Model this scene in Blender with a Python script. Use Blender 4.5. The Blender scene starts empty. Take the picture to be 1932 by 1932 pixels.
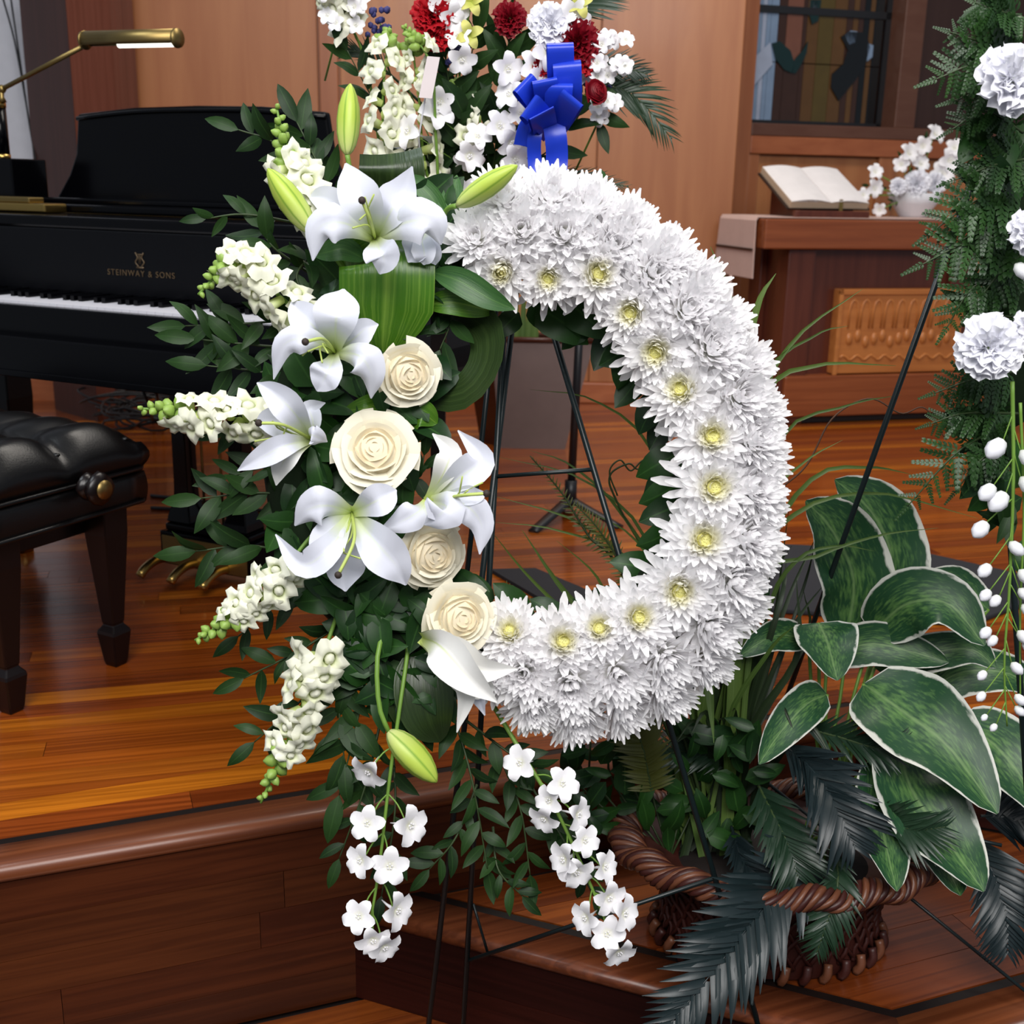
import bpy, math, random
from mathutils import Vector as V, Matrix, Quaternion, noise
R = random.Random(11)
SC = bpy.context.scene
COL = SC.collection
# ---------------------------------------------------------------- camera, light, exposure
FPX, PITCH, ROLL, HC = 2200.0, math.radians(15.76), .02, 1.40
CAM = V((0, 0, HC))
_f = V((0, math.cos(PITCH), -math.sin(PITCH))); _r0 = V((1, 0, 0)); _u0 = _r0.cross(_f)
CR = _r0*math.cos(ROLL)+_u0*math.sin(ROLL); CU = _u0*math.cos(ROLL)-_r0*math.sin(ROLL); CF = _f
cd = bpy.data.cameras.new('camera'); co = bpy.data.objects.new('camera', cd); COL.objects.link(co)
cd.sensor_width = 36; cd.sensor_fit = 'HORIZONTAL'; cd.lens = 36*FPX/1932; cd.clip_start = .05
co.matrix_world = Matrix(((CR.x, CU.x, -CF.x, CAM.x), (CR.y, CU.y, -CF.y, CAM.y), (CR.z, CU.z, -CF.z, CAM.z), (0, 0, 0, 1)))
SC.camera = co
cd.dof.use_dof = True; cd.dof.focus_distance = 1.62; cd.dof.aperture_fstop = 8
wd = bpy.data.worlds.new('world'); SC.world = wd; wd.use_nodes = True
wd.node_tree.nodes['Background'].inputs[0].default_value = (.80, .88, 1, 1)
wd.node_tree.nodes['Background'].inputs[1].default_value = .21
def area(name, loc, aim, sx, sy, power, col):
    l = bpy.data.lights.new(name, 'AREA'); l.shape = 'RECTANGLE'; l.size = sx; l.size_y = sy; l.energy = power; l.color = col
    o = bpy.data.objects.new(name, l); COL.objects.link(o); o.location = loc
    o.rotation_euler = (V(aim)-V(loc)).to_track_quat('-Z', 'Y').to_euler()
    return o
area('ceiling_light_nave', (.2, -.9, 3.5), (.1, 1.7, 1.0), 3.0, 2.0, 166, (1, .98, .96))
area('ceiling_light_chancel', (.7, 3.9, 4.3), (.7, 4.4, 0), 2.6, 1.0, 74, (1, .93, .84))
area('ceiling_light_piano', (-2.0, 1.6, 3.9), (-1.3, 2.9, .4), 1.4, .7, 30, (.86, .95, 1))
cy = SC.cycles; cy.max_bounces = 12; cy.diffuse_bounces = 8; cy.glossy_bounces = 3; cy.transmission_bounces = 10; cy.adaptive_threshold = .06
SC.view_settings.view_transform = 'Standard'; SC.view_settings.look = 'None'
SC.view_settings.exposure = 0.18; SC.view_settings.gamma = 1; SC.view_settings.use_curve_mapping = False
# ---------------------------------------------------------------- pixel helpers (1932 frame) -> world points
def ray(x, y): return CF+CR*((x-966)/FPX)-CU*((y-966)/FPX)
def atY(x, y, Y):
    d = ray(x, y); return CAM+d*(Y/d.y)
def atZ(x, y, Z):
    d = ray(x, y); return CAM+d*((Z-HC)/d.z)
def atP(x, y, p0, n):
    d = ray(x, y); return CAM+d*((V(p0)-CAM).dot(n)/d.dot(n))
WN = V((0, -math.cos(.227), math.sin(.227)))            # wreath plane normal, leaning back on its easel
W0 = atY(955, 860, 1.55)
WX = V((1, 0, 0)); WY = WN.cross(WX)
def wr(x, y, off=0): return atP(x, y, W0+WN*off, WN)
PXM = .000716                                            # metres per pixel on the wreath plane
# ---------------------------------------------------------------- scene helpers
OFF = {}
def thing(name, label, cat, loc=(0, 0, 0), rotz=0, group=None, local=False):
    o = bpy.data.objects.new(name, None); COL.objects.link(o); o.empty_display_size = .05
    o.location = loc; o.rotation_euler = (0, 0, rotz); o['label'] = label; o['category'] = cat
    if group: o['group'] = group
    OFF[o.name] = V((0, 0, 0)) if (rotz or local) else V(loc)
    return o
def struct(o, label=None, cat=None):
    o['kind'] = 'structure'
    if label: o['label'] = label
    if cat: o['category'] = cat
    return o
def mesh(name, v, f, uv=None, smooth=True):
    m = bpy.data.meshes.new(name); m.from_pydata(v, [], f)
    if uv:
        l = m.uv_layers.new(name='uv'); idx = [0]*len(m.loops); m.loops.foreach_get('vertex_index', idx)
        flat = []
        for i in idx: flat += uv[i]
        l.data.foreach_set('uv', flat)
    if smooth: m.polygons.foreach_set('use_smooth', [True]*len(m.polygons))
    m.update(); return m
def link(name, me, mat, parent=None):
    if mat and not me.materials: me.materials.append(mat)
    o = bpy.data.objects.new(name, me); COL.objects.link(o)
    if parent: o.parent = parent; OFF[o.name] = OFF.get(parent.name, V((0, 0, 0)))
    return o
def smooth01(t): t = max(0, min(1, t)); return t*t*(3-2*t)
def bez(pts, n):
    """Catmull-Rom through the points"""
    pts = [V(p) for p in pts]
    if len(pts) == 2: return [pts[0].lerp(pts[1], i/n) for i in range(n+1)]
    P = [2*pts[0]-pts[1]]+pts+[2*pts[-1]-pts[-2]]; out = []; k = len(pts)-1
    for i in range(n+1):
        t = i/n*k; j = min(int(t), k-1); t -= j; a, b, c, d = P[j:j+4]
        out.append(.5*((2*b)+(c-a)*t+(2*a-5*b+4*c-d)*t*t+(3*b-a-3*c+d)*t**3))
    return out
def prof_leaf(t): return max(.03, math.sin(math.pi*min(1, t**.8))**.8)
def prof_petal(t): return max(.04, (.3+.7*smooth01(t/.5))*(1-max(0, (t-.46)/.54)**1.6))
def prof_strap(t): return max(.06, (.5+.5*smooth01(t/.5))*(1-max(0, (t-.78)/.22)**2*.75))
def prof_grass(t): return max(.04, (1-t**2.2)*.95)
def prof_broad(t): return max(.03, math.sin(math.pi*min(1, t**.68))**.62)
class MB:
    def __init__(s): s.v = []; s.f = []; s.uv = []
    def add(s, v, f, uv=None):
        b = len(s.v); s.v += [tuple(p) for p in v]; s.f += [tuple(b+i for i in q) for q in f]; s.uv += uv or [(.5, .5)]*len(v)
    def ribbon(s, pts, w, N, prof=prof_leaf, cup=0, nc=2, n=8, wave=0, wf=5, twist=0, rib=0):
        P = bez(pts, n); v = []; f = []; uv = []; N = V(N); ph = R.random()*6
        for i, p in enumerate(P):
            T = (P[min(i+1, n)]-P[max(i-1, 0)]).normalized(); t = i/n
            S = T.cross(N); S = S.normalized() if S.length > 1e-6 else V((1, 0, 0)); M = S.cross(T)
            if twist: q = Quaternion(T, twist*t); S = q @ S; M = q @ M
            h = w*.5*prof(t)
            for j in range(nc+1):
                a = 2*j/nc-1
                v.append(p+S*(a*h)+M*(cup*a*a*h-rib*h*math.exp(-(a/.3)**2)+wave*h*abs(a)*math.sin(t*wf*6.28+ph+(2 if a > 0 else 0))))
                uv.append(((a+1)/2, t))
        for i in range(n):
            for j in range(nc): k = i*(nc+1)+j; f.append((k, k+1, k+nc+2, k+nc+1))
        s.add(v, f, uv); return s
    def tube(s, pts, r, seg=6, n=None, cap=True):
        P = bez(pts, n) if n else [V(p) for p in pts]; m = len(P); v = []; f = []; uv = []; up = None
        for i, p in enumerate(P):
            T = (P[min(i+1, m-1)]-P[max(i-1, 0)]).normalized()
            if up is None: up = T.orthogonal().normalized()
            up = (up-T*up.dot(T)).normalized(); b = T.cross(up); t = i/(m-1)
            rr = r(t) if callable(r) else (r[0]+(r[1]-r[0])*t if isinstance(r, tuple) else r)
            for k in range(seg):
                a = 6.28318*k/seg; v.append(p+(up*math.cos(a)+b*math.sin(a))*rr); uv.append((k/seg, t))
        for i in range(m-1):
            for k in range(seg): f.append((i*seg+k, i*seg+(k+1) % seg, (i+1)*seg+(k+1) % seg, (i+1)*seg+k))
        if cap: f.append(tuple(range(seg))[::-1]); f.append(tuple((m-1)*seg+k for k in range(seg)))
        s.add(v, f, uv); return s
    def box(s, c, d, rz=0, M=None, uv=(.5, .5)):
        """centre, full size; rz about z"""
        v = []; c = V(c)
        for z in (-.5, .5):
            for x, y in ((-.5, -.5), (.5, -.5), (.5, .5), (-.5, .5)):
                p = V((x*d[0], y*d[1], z*d[2]))
                if rz: p = Matrix.Rotation(rz, 3, 'Z') @ p
                if M: p = M @ p
                v.append(c+p)
        s.add(v, [(3, 2, 1, 0), (4, 5, 6, 7), (0, 1, 5, 4), (1, 2, 6, 5), (2, 3, 7, 6), (3, 0, 4, 7)], [uv]*8); return s
    def prism(s, poly, z0, z1, uv=(.5, .5)):
        n = len(poly); v = [(p[0], p[1], z0) for p in poly]+[(p[0], p[1], z1) for p in poly]
        s.add(v, [tuple(range(n))[::-1], tuple(range(n, 2*n))]+[(i, (i+1) % n, n+(i+1) % n, n+i) for i in range(n)], [uv]*(2*n)); return s
    def extr(s, poly, o, ax, ay, d):
        """polygon in the ax,ay plane at o, extruded by vector d"""
        n = len(poly); o = V(o); ax = V(ax); ay = V(ay); d = V(d); a = [o+ax*p[0]+ay*p[1] for p in poly]
        s.add(a+[p+d for p in a], [tuple(range(n))[::-1], tuple(range(n, 2*n))]+[(i, (i+1) % n, n+(i+1) % n, n+i) for i in range(n)]); return s
    def lathe(s, pr, seg=16, c=(0, 0, 0), sx=1, sy=1, M=None, lob=0, nl=3, close=True):
        v = []; f = []; uv = []; m = len(pr); c = V(c)
        for i, (r, z) in enumerate(pr):
            for k in range(seg):
                a = 6.28318*k/seg; q = r*(1+lob*math.cos(nl*a)); p = V((q*math.cos(a)*sx, q*math.sin(a)*sy, z))
                v.append(c+(M @ p if M else p)); uv.append((k/seg, i/(m-1)))
        for i in range(m-1):
            for k in range(seg): f.append((i*seg+k, i*seg+(k+1) % seg, (i+1)*seg+(k+1) % seg, (i+1)*seg+k))
        if close: f.append(tuple(range(seg))[::-1]); f.append(tuple((m-1)*seg+k for k in range(seg)))
        s.add(v, f, uv); return s
    def ball(s, c, r, seg=8, rings=5, M=None, sq=(1, 1, 1)):
        pr = [(max(1e-4, math.sin(math.pi*i/rings))*r, -math.cos(math.pi*i/rings)*r*sq[2]) for i in range(rings+1)]
        return s.lathe(pr, seg, c, sq[0], sq[1], M, close=False)
    def build(s, name, mat, parent=None, smooth=True, kind=None, bevel=0):
        v = s.v
        if parent:
            o_ = OFF.get(parent.name, V((0, 0, 0)))
            if o_.length: v = [(p[0]-o_.x, p[1]-o_.y, p[2]-o_.z) for p in v]
        o = link(name, mesh(name, v, s.f, s.uv, smooth), mat, parent)
        if kind: o['kind'] = kind
        if bevel:
            b = o.modifiers.new('b', 'BEVEL'); b.width = bevel; b.segments = 2; b.limit_method = 'ANGLE'
        return o
def frame(z, x=None):
    z = V(z).normalized(); x = V(x) if x else z.orthogonal(); y = z.cross(x)
    y = y.normalized() if y.length > 1e-6 else z.orthogonal().normalized(); x = y.cross(z)
    return Matrix((x, y, z)).transposed()
def put(me, mat, name, parent, loc, zdir, scale=1, roll=0, sxyz=None):
    """a part that shares mesh data: local z turned to zdir"""
    o = link(name, me, mat, parent); M = (frame(zdir) @ Matrix.Rotation(roll, 3, 'Z')).to_4x4()
    sc = sxyz or (scale, scale, scale)
    o.matrix_local = Matrix.Translation(V(loc)-OFF.get(parent.name, V((0, 0, 0)))) @ M @ Matrix.Diagonal((*sc, 1)); return o
def leafput(me, mat, parent, p0, p1, N, ws=1, name='leaf', roll=0):
    """unit leaf mesh (along +x, face +z) from p0 to p1"""
    p0 = V(p0); X = V(p1)-p0; L = X.length; X /= L; Z = V(N); Z = (Z-X*Z.dot(X))
    Z = Z.normalized() if Z.length > 1e-5 else X.orthogonal().normalized()
    if roll: Z = Quaternion(X, roll) @ Z
    Y = Z.cross(X); o = link(name, me, mat, parent)
    p = p0-OFF.get(parent.name, V((0, 0, 0)))
    o.matrix_local = Matrix(((X.x*L, Y.x*L*ws, Z.x*L, p.x), (X.y*L, Y.y*L*ws, Z.y*L, p.y), (X.z*L, Y.z*L*ws, Z.z*L, p.z), (0, 0, 0, 1))); return o
# ---------------------------------------------------------------- materials (all node based)
def C(h):
    """sRGB 0-255 tuple -> linear"""
    return tuple(((c/255/12.92) if c/255 < .04045 else ((c/255+.055)/1.055)**2.4) for c in h)+(1,)
class NT:
    def __init__(s, name):
        s.m = bpy.data.materials.new(name); s.m.use_nodes = True; s.t = s.m.node_tree; s.b = s.t.nodes['Principled BSDF']; s.out = s.t.nodes['Material Output']
    def n(s, ty, **k):
        o = s.t.nodes.new(ty)
        for a, b in k.items(): setattr(o, a, b)
        return o
    def l(s, a, b): s.t.links.new(a, b)
    def mix(s, fac, a, b, mode='MIX'):
        o = s.n('ShaderNodeMix', data_type='RGBA', blend_type=mode)
        for i, x in ((0, fac), (6, a), (7, b)):
            if isinstance(x, (tuple, float, int)): o.inputs[i].default_value = x
            else: s.l(x, o.inputs[i])
        return o.outputs[2]
    def ramp(s, x, stops):
        o = s.n('ShaderNodeValToRGB'); e = o.color_ramp.elements
        if len(stops) == 1: stops = [stops[0], (1., stops[0][1])]
        while len(e) < len(stops): e.new(.5)
        for q, (p, c) in zip(e, stops): q.position = p; q.color = c if isinstance(c, tuple) else (c, c, c, 1)
        s.l(x, o.inputs[0]); return o.outputs[0]
    def math(s, op, a, b=0.):
        o = s.n('ShaderNodeMath', operation=op)
        for i, x in ((0, a), (1, b)):
            if isinstance(x, (float, int)): o.inputs[i].default_value = x
            else: s.l(x, o.inputs[i])
        return o.outputs[0]
    def noise(s, scale, vec=None, detail=3, dist=0):
        o = s.n('ShaderNodeTexNoise'); o.inputs['Scale'].default_value = scale; o.inputs['Detail'].default_value = detail; o.inputs['Distortion'].default_value = dist
        if vec: s.l(vec, o.inputs['Vector'])
        return o.outputs['Fac']
    def coord(s, w='Object'): return s.n('ShaderNodeTexCoord').outputs[w]
    def mapping(s, vec, scale=(1, 1, 1), rot=(0, 0, 0)):
        o = s.n('ShaderNodeMapping', vector_type='TEXTURE'); s.l(vec, o.inputs[0]); o.inputs['Rotation'].default_value = rot; o.inputs['Scale'].default_value = scale; return o.outputs[0]
    def uvs(s):
        o = s.n('ShaderNodeSeparateXYZ'); s.l(s.coord('UV'), o.inputs[0]); return o.outputs[0], o.outputs[1]
    def bump(s, h, st=.3, d=.002):
        o = s.n('ShaderNodeBump'); o.inputs['Strength'].default_value = st; o.inputs['Distance'].default_value = d; s.l(h, o.inputs['Height']); s.l(o.outputs[0], s.b.inputs['Normal'])
    def fin(s, col, rough=.5, spec=.5, metal=0, coat=0, tl=0, tlcol=None):
        b = s.b
        if isinstance(col, tuple): b.inputs['Base Color'].default_value = col
        else: s.l(col, b.inputs['Base Color'])
        b.inputs['Roughness'].default_value = rough; b.inputs['Specular IOR Level'].default_value = spec; b.inputs['Metallic'].default_value = metal
        b.inputs['Coat Weight'].default_value = coat; b.inputs['Coat Roughness'].default_value = .12
        if tl:
            t = s.n('ShaderNodeBsdfTranslucent'); x = s.n('ShaderNodeMixShader'); x.inputs[0].default_value = tl
            c = tlcol or col
            if isinstance(c, tuple): t.inputs[0].default_value = c
            else: s.l(c, t.inputs[0])
            s.l(b.outputs[0], x.inputs[1]); s.l(t.outputs[0], x.inputs[2]); s.l(x.outputs[0], s.out.inputs[0])
        return s.m
def plain(name, c, rough=.5, spec=.5, metal=0, var=.15, sc=20, coat=0, bump=0, bsc=150, tl=0):
    m = NT(name); c = C(c); d = tuple(x*(1-var) for x in c[:3])+(1,)
    col = m.mix(m.noise(sc, m.coord()), d, c)
    if bump: m.bump(m.noise(bsc, m.coord()), bump)
    return m.fin(col, rough, spec, metal, coat, tl)
def leafmat(name, c1, c2, rib=None, rough=.38, tl=.12, veins=0, spec=.5):
    m = NT(name); u, v = m.uvs(); rnd = m.n('ShaderNodeObjectInfo').outputs['Random']
    col = m.mix(m.math('ADD', m.math('MULTIPLY', rnd, .7), m.math('MULTIPLY', m.noise(9, m.coord('UV')), .4)), C(c1), C(c2))
    if rib:
        d = m.math('ABSOLUTE', m.math('SUBTRACT', u, .5)); col = m.mix(m.ramp(d, [(.0, .75), (.05, 0.)]), col, C(rib))
    if veins:
        w = m.noise(veins, m.mapping(m.coord('UV'), (.22, 6, 1)), 4)
        col = m.mix(m.ramp(w, [(.45, 0.), (.75, .7)]), col, C(rib or c2)); m.bump(w, .3)
    return m.fin(col, rough, spec, tl=tl)
def wood(name, cols, rot=(0, 0, 0), along=1.2, across=.035, rough=.3, coat=0, byuv=True, dark=.55, spec=.5, axis=0):
    m = NT(name); sc = [across]*3; sc[axis] = along
    u, v = m.uvs(); ofs = m.n('ShaderNodeCombineXYZ'); m.l(m.math('MULTIPLY', u, 7.), ofs.inputs[2]); m.l(m.math('MULTIPLY', u, 3.), ofs.inputs[0])
    ad = m.n('ShaderNodeVectorMath', operation='ADD'); m.l(m.coord(), ad.inputs[0]); m.l(ofs.outputs[0], ad.inputs[1])
    vec = m.mapping(ad.outputs[0] if byuv else m.coord(), tuple(sc), rot)
    g = m.noise(1, vec, 5, .6); g2 = m.noise(5, vec, 3, .2)
    base = m.ramp(u, [(i/max(1, len(cols)-1), C(c)) for i, c in enumerate(cols)]) if byuv else C(cols[0])
    dk = m.mix(1., base, (dark, dark*.9, dark*.85, 1), 'MULTIPLY')
    col = m.mix(m.ramp(g, [(.38, 0.), (.62, 1.)]), dk, base)
    col = m.mix(m.math('MULTIPLY', g2, .35), col, dk)
    return m.fin(col, rough, spec, coat=coat)
M = {}
A15, A22, A25 = math.radians(15), math.radians(21.8), math.radians(25)
FLC = [(122, 54, 18), (154, 74, 20), (130, 60, 18), (176, 92, 22), (140, 66, 20), (198, 114, 26), (148, 70, 24), (114, 48, 15)]
M['plank'] = wood('floor_plank_wood', FLC, (0, 0, A15), .5, .012, .24, .25)
M['plank_low'] = wood('low_floor_wood', [(108, 50, 18), (132, 64, 22), (94, 40, 16), (146, 74, 24)], (0, 0, A22), .5, .012, .3, .2)
M['nosing'] = wood('nosing_wood', [(136, 76, 42), (120, 62, 34)], (0, 0, A22), .5, .012, .36, .1)
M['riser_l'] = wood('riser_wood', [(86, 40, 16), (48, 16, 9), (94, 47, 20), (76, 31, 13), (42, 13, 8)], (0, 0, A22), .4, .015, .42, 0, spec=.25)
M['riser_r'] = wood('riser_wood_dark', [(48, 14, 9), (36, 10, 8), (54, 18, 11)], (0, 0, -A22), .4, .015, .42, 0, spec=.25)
M['slab'] = plain('dark_subfloor', (22, 10, 7), .7)
M['panel'] = wood('wall_panel_wood', [(172, 114, 70), (164, 106, 66), (180, 118, 70)], (0, 0, 0), .9, .09, .42, .1, axis=2, dark=.84)
M['stile'] = wood('wall_stile_wood', [(164, 104, 66), (156, 96, 62)], (0, 0, 0), .9, .05, .4, .1, axis=2, dark=.8)
M['rail'] = wood('wall_rail_wood', [(172, 100, 60), (160, 92, 56)], (0, 0, A15), .9, .05, .4, .1, dark=.8)
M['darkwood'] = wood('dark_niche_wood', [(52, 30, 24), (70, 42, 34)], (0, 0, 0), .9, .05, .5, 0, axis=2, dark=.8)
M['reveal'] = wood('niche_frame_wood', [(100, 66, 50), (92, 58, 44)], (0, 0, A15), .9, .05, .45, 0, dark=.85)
M['pillar_d'] = wood('pillar_wood_dark', [(66, 34, 26)], (0, 0, 0), .9, .03, .5, 0, axis=2, dark=.75)
M['pillar_l'] = wood('pillar_wood', [(104, 58, 48)], (0, 0, 0), .9, .03, .45, 0, axis=2, dark=.75)
M['plaster'] = plain('white_plaster', (205, 205, 212), .8, .3)
M['altar'] = wood('altar_wood', [(152, 84, 46), (138, 74, 40), (130, 68, 38)], (0, 0, 0), .7, .03, .3, .2, dark=.72)
M['altar_d'] = wood('altar_wood_dark', [(98, 48, 32), (88, 42, 28)], (0, 0, 0), .7, .03, .35, .2, dark=.72, axis=2)
M['carving'] = wood('carved_light_wood', [(196, 128, 66), (186, 116, 58)], (0, 0, 0), .6, .04, .4, .1, dark=.8)
M['black'] = plain('black_lacquer', (3, 3, 5), .2, .2)
M['blacksat'] = plain('black_satin', (5, 5, 8), .36, .22)
M['leather'] = plain('black_leather', (9, 8, 9), .32, .4, bump=.12, bsc=260)
M['leg'] = plain('dark_mahogany', (16, 8, 8), .3, .4)
M['brass'] = plain('brass', (190, 158, 92), .28, metal=1)
M['brass_d'] = plain('antique_brass', (150, 128, 80), .42, metal=1)
M['gold'] = plain('dull_gold_inlay', (92, 74, 52), .5, metal=.3)
M['ivory'] = plain('white_keys', (222, 220, 228), .35)
M['wire'] = plain('dark_green_wire', (18, 30, 32), .35, .5)
M['blackmetal'] = plain('black_metal', (24, 25, 29), .4)
M['rubber'] = plain('black_cable', (14, 12, 14), .5)
M['mat_rug'] = plain('charcoal_carpet', (52, 52, 56), .9, .2, bump=.5, bsc=500)
M['white_cer'] = plain('white_ceramic', (226, 226, 232), .3)
M['paper'] = plain('book_paper', (232, 226, 226), .8)
M['pageedge'] = plain('page_edges', (196, 172, 146), .8)
M['cover'] = plain('dark_book_cover', (42, 26, 22), .5)
M['cloth'] = plain('blush_white_cloth', (206, 176, 166), .9, .2)
M['card'] = plain('cream_card', (226, 214, 214), .8)
# ================================================================ THE SETTING
A22 = math.radians(21)
SZ, MZ = .38, .19
d1 = V((math.cos(A22), math.sin(A22), 0)); n1 = V((-d1.y, d1.x, 0)); a1 = V((-.40, 1.697, 0))
vc = a1+d1*((.70+.40)/d1.x)
d2 = V((math.cos(A22), -math.sin(A22), 0)); n2 = V((-d2.y, d2.x, 0))
kc = V((.599, 1.421, 0))                                   # outer corner of the lower step
jl = kc-d2*.95; jr = kc+d1*.95
def clip(poly, p, n):
    out = []
    for i in range(len(poly)):
        a, b = poly[i], poly[(i+1) % len(poly)]; da, db = (a-p).dot(n), (b-p).dot(n)
        if da >= 0: out.append(a)
        if da*db < 0: out.append(a.lerp(b, da/(da-db)))
    return out
def planks(parent, o, e, nn, rows, w, planes, z0, z1, mat, lmin, lmax, s0, s1, name='plank', joinfrom=1e9):
    far = MB(); nf = 0; rr = random.Random(5)
    for k in range(rows):
        s = s0+rr.random()*-lmax
        while s < s1:
            L = lmin+(lmax-lmin)*rr.random(); q = [o+e*(s+.0006)+nn*(k*w+.0006), o+e*(s+L-.0006)+nn*(k*w+.0006), o+e*(s+L-.0006)+nn*((k+1)*w-.0006), o+e*(s+.0006)+nn*((k+1)*w-.0006)]
            u = rr.random(); s += L
            for p, n in planes: q = clip(q, p, n) if len(q) > 2 else []
            if len(q) < 3: continue
            c = sum(q, V((0, 0, 0)))/len(q)
            if abs(c.x) > .47*c.y+1.3: continue
            if c.y > joinfrom: far.prism(q, z0, z1, (u, .5)); nf += 1
            else: MB().prism(q, z0, z1, (u, .5)).build(name, mat, parent, False)
    if nf: far.build('far_planks', mat, parent, False, 'stuff')
# lower floor
fl = MB().prism([(-3.5, -1.5), (3.5, -1.5), (3.5, 7), (-3.5, 7)], -.06, -.012).build('floor', M['slab'], None, False); struct(fl)
planks(fl, a1-n1*.36, d1, n1, 6, .06, [(V((0, 0, 0)), V((0, 1, 0)))], -.012, 0, M['plank_low'], .7, 1.3, -.9, 1.1)
# upper stage
up = [a1-d1*2.0+n1*.02, vc+V((0, .022, 0)), vc+d2*2.1+n2*.02, V((3.4, 7, 0)), V((-3.4, 7, 0))]
st = MB().prism(up, 0, SZ-.012).build('floor_stage', M['slab'], None, False); struct(st)
e15 = V((math.cos(A15), math.sin(A15), 0)); m15 = V((-e15.y, e15.x, 0))
IN = .094; BW = .116
planks(st, V((-.7, 1.30, 0)), e15, m15, 86, .0575, [(a1+n1*(IN+BW), n1), (V((.70, 0, 0)), V((-1, 0, 0))), (V((0, 5.6, 0)), V((0, -1, 0)))], SZ-.012, SZ, M['plank'], .9, 1.7, -2.6, 3.2, joinfrom=4.1)
planks(st, V((-.7, 1.30, 0)), e15, m15, 86, .0575, [(vc+n2*IN, n2), (V((.70, 0, 0)), V((1, 0, 0))), (V((0, 7, 0)), V((0, -1, 0)))], SZ-.012, SZ, M['plank'], .9, 1.7, 0, 4.2, joinfrom=3.6)
def nosing(parent, p, q, n, z, m0=0, m1=0, name='nosing'):
    """rounded board with its outer edge on p-q, n inward"""
    t = .03; w = .074; pr = [(w, -t), (w, 0)]+[(t/2-math.cos(a)*t/2, -t/2+math.sin(a)*t/2) for a in [math.pi/2-i*math.pi/7 for i in range(8)]]
    b = MB(); u = R.random(); n_ = len(pr); v = []
    dd = (q-p).normalized()
    for e, mm in ((p, m0), (q, m1)):
        for x, y in pr: v.append(e+n*x+dd*(x*mm)+V((0, 0, z+y)))
    b.add(v, [tuple(range(n_)), tuple(range(n_, 2*n_))[::-1]]+[(i, n_+i, n_+(i+1) % n_, (i+1) % n_) for i in range(n_)], [(u, .5)]*len(v))
    o = b.build(name, M['nosing'], parent, True)
    o.data.polygons.foreach_set('use_smooth', [False, False]+[True]*n_); return o
tn = math.tan(A22)
nosing(st, a1-d1*2.0, vc, n1, SZ, 0, tn); nosing(st, vc, vc+d2*2.1, n2, SZ, -tn, 0)
def strip(parent, p, q, n, x0, x1, z, mat, name, m0=0, m1=0, u=.5, h=.012):
    dd = (q-p).normalized(); MB().prism([p+n*x0+dd*x0*m0, q+n*x0+dd*x0*m1, q+n*x1+dd*x1*m1, p+n*x1+dd*x1*m0], z-h, z, (u, .5)).build(name, mat, parent, False)
M['groove_dark'] = plain('dark_groove_strip', (16, 7, 5), .5, .3)  # flush dark strip painted in place of the shaded groove behind the nosing
strip(st, a1-d1*2.0, vc, n1, .0745, .0915, SZ-.001, M['groove_dark'], 'groove_strip', 0, tn); strip(st, vc, vc+d2*2.1, n2, .0745, .0915, SZ-.001, M['groove_dark'], 'groove_strip', -tn, 0)
strip(st, a1-d1*2.0, a1-d1*.1, n1, .0925, .15, SZ, M['plank'], 'border_board', 0, 0, .86); strip(st, a1-d1*.099, vc, n1, .0925, .15, SZ, M['plank'], 'border_board', 0, tn, .02)
strip(st, a1-d1*2.0, a1+d1*.28, n1, .151, .2095, SZ, M['plank'], 'border_board', 0, 0, .714); strip(st, a1+d1*.281, vc, n1, .151, .2095, SZ, M['plank'], 'border_board', 0, tn, .45)
def riser(parent, p, d, n, L, z1, rows, h, mat, seed):
    rr = random.Random(seed)
    for k in range(rows):
        s = -rr.random()*.5
        while s < L:
            l = .45+rr.random()*.6; s0 = max(0, s); s1_ = min(L, s+l); s += l
            if s1_-s0 < .03: continue
            a = p+d*(s0+.0005)+n*.022; b = p+d*(s1_-.0005)+n*.022; hh = min(h, z1-k*h)
            MB().prism([a, b, b+n*.012, a+n*.012], z1-k*h-hh+.0006, z1-k*h-.0002, (rr.random(), .5)).build('riser_board', mat, parent, False)
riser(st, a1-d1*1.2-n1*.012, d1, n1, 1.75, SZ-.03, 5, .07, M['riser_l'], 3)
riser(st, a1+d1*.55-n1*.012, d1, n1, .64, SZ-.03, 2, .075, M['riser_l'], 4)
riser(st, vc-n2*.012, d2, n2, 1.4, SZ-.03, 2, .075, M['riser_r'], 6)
# lower step, wedge shaped
step_poly = [jl+n2*.02, kc+V((0, .022, 0)), jr+n1*.02, vc+V((.9, -.1, 0)), vc+V((0, .1, 0)), vc+V((-.9, -.22, 0))]
ls = MB().prism(step_poly, 0, MZ-.012).build('floor_step', M['slab'], None, False); struct(ls)
planks(ls, V((-.6, .6, 0)), d1, n1, 22, .085, [(kc+n2*IN, n2), (kc+n1*IN, n1), (a1-n1*.012, -n1), (V((1.7, 0, 0)), V((-1, 0, 0)))], MZ-.012, MZ, M['plank_low'], .7, 1.2, -.6, 2.4)
nosing(ls, jl, kc, n2, MZ, 0, -tn); nosing(ls, kc, jr, n1, MZ, tn, 0)
strip(ls, jl, kc, n2, .0745, .0915, MZ-.001, M['groove_dark'], 'groove_strip', 0, -tn); strip(ls, kc, jr, n1, .0745, .0915, MZ-.001, M['groove_dark'], 'groove_strip', tn, 0)
riser(ls, jl+d2*.02-n2*.012, d2, n2, .93, MZ-.03, 2, .08, M['riser_r'], 8); riser(ls, kc-n1*.012, d1, n1, .95, MZ-.03, 2, .08, M['riser_r'], 9)
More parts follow.
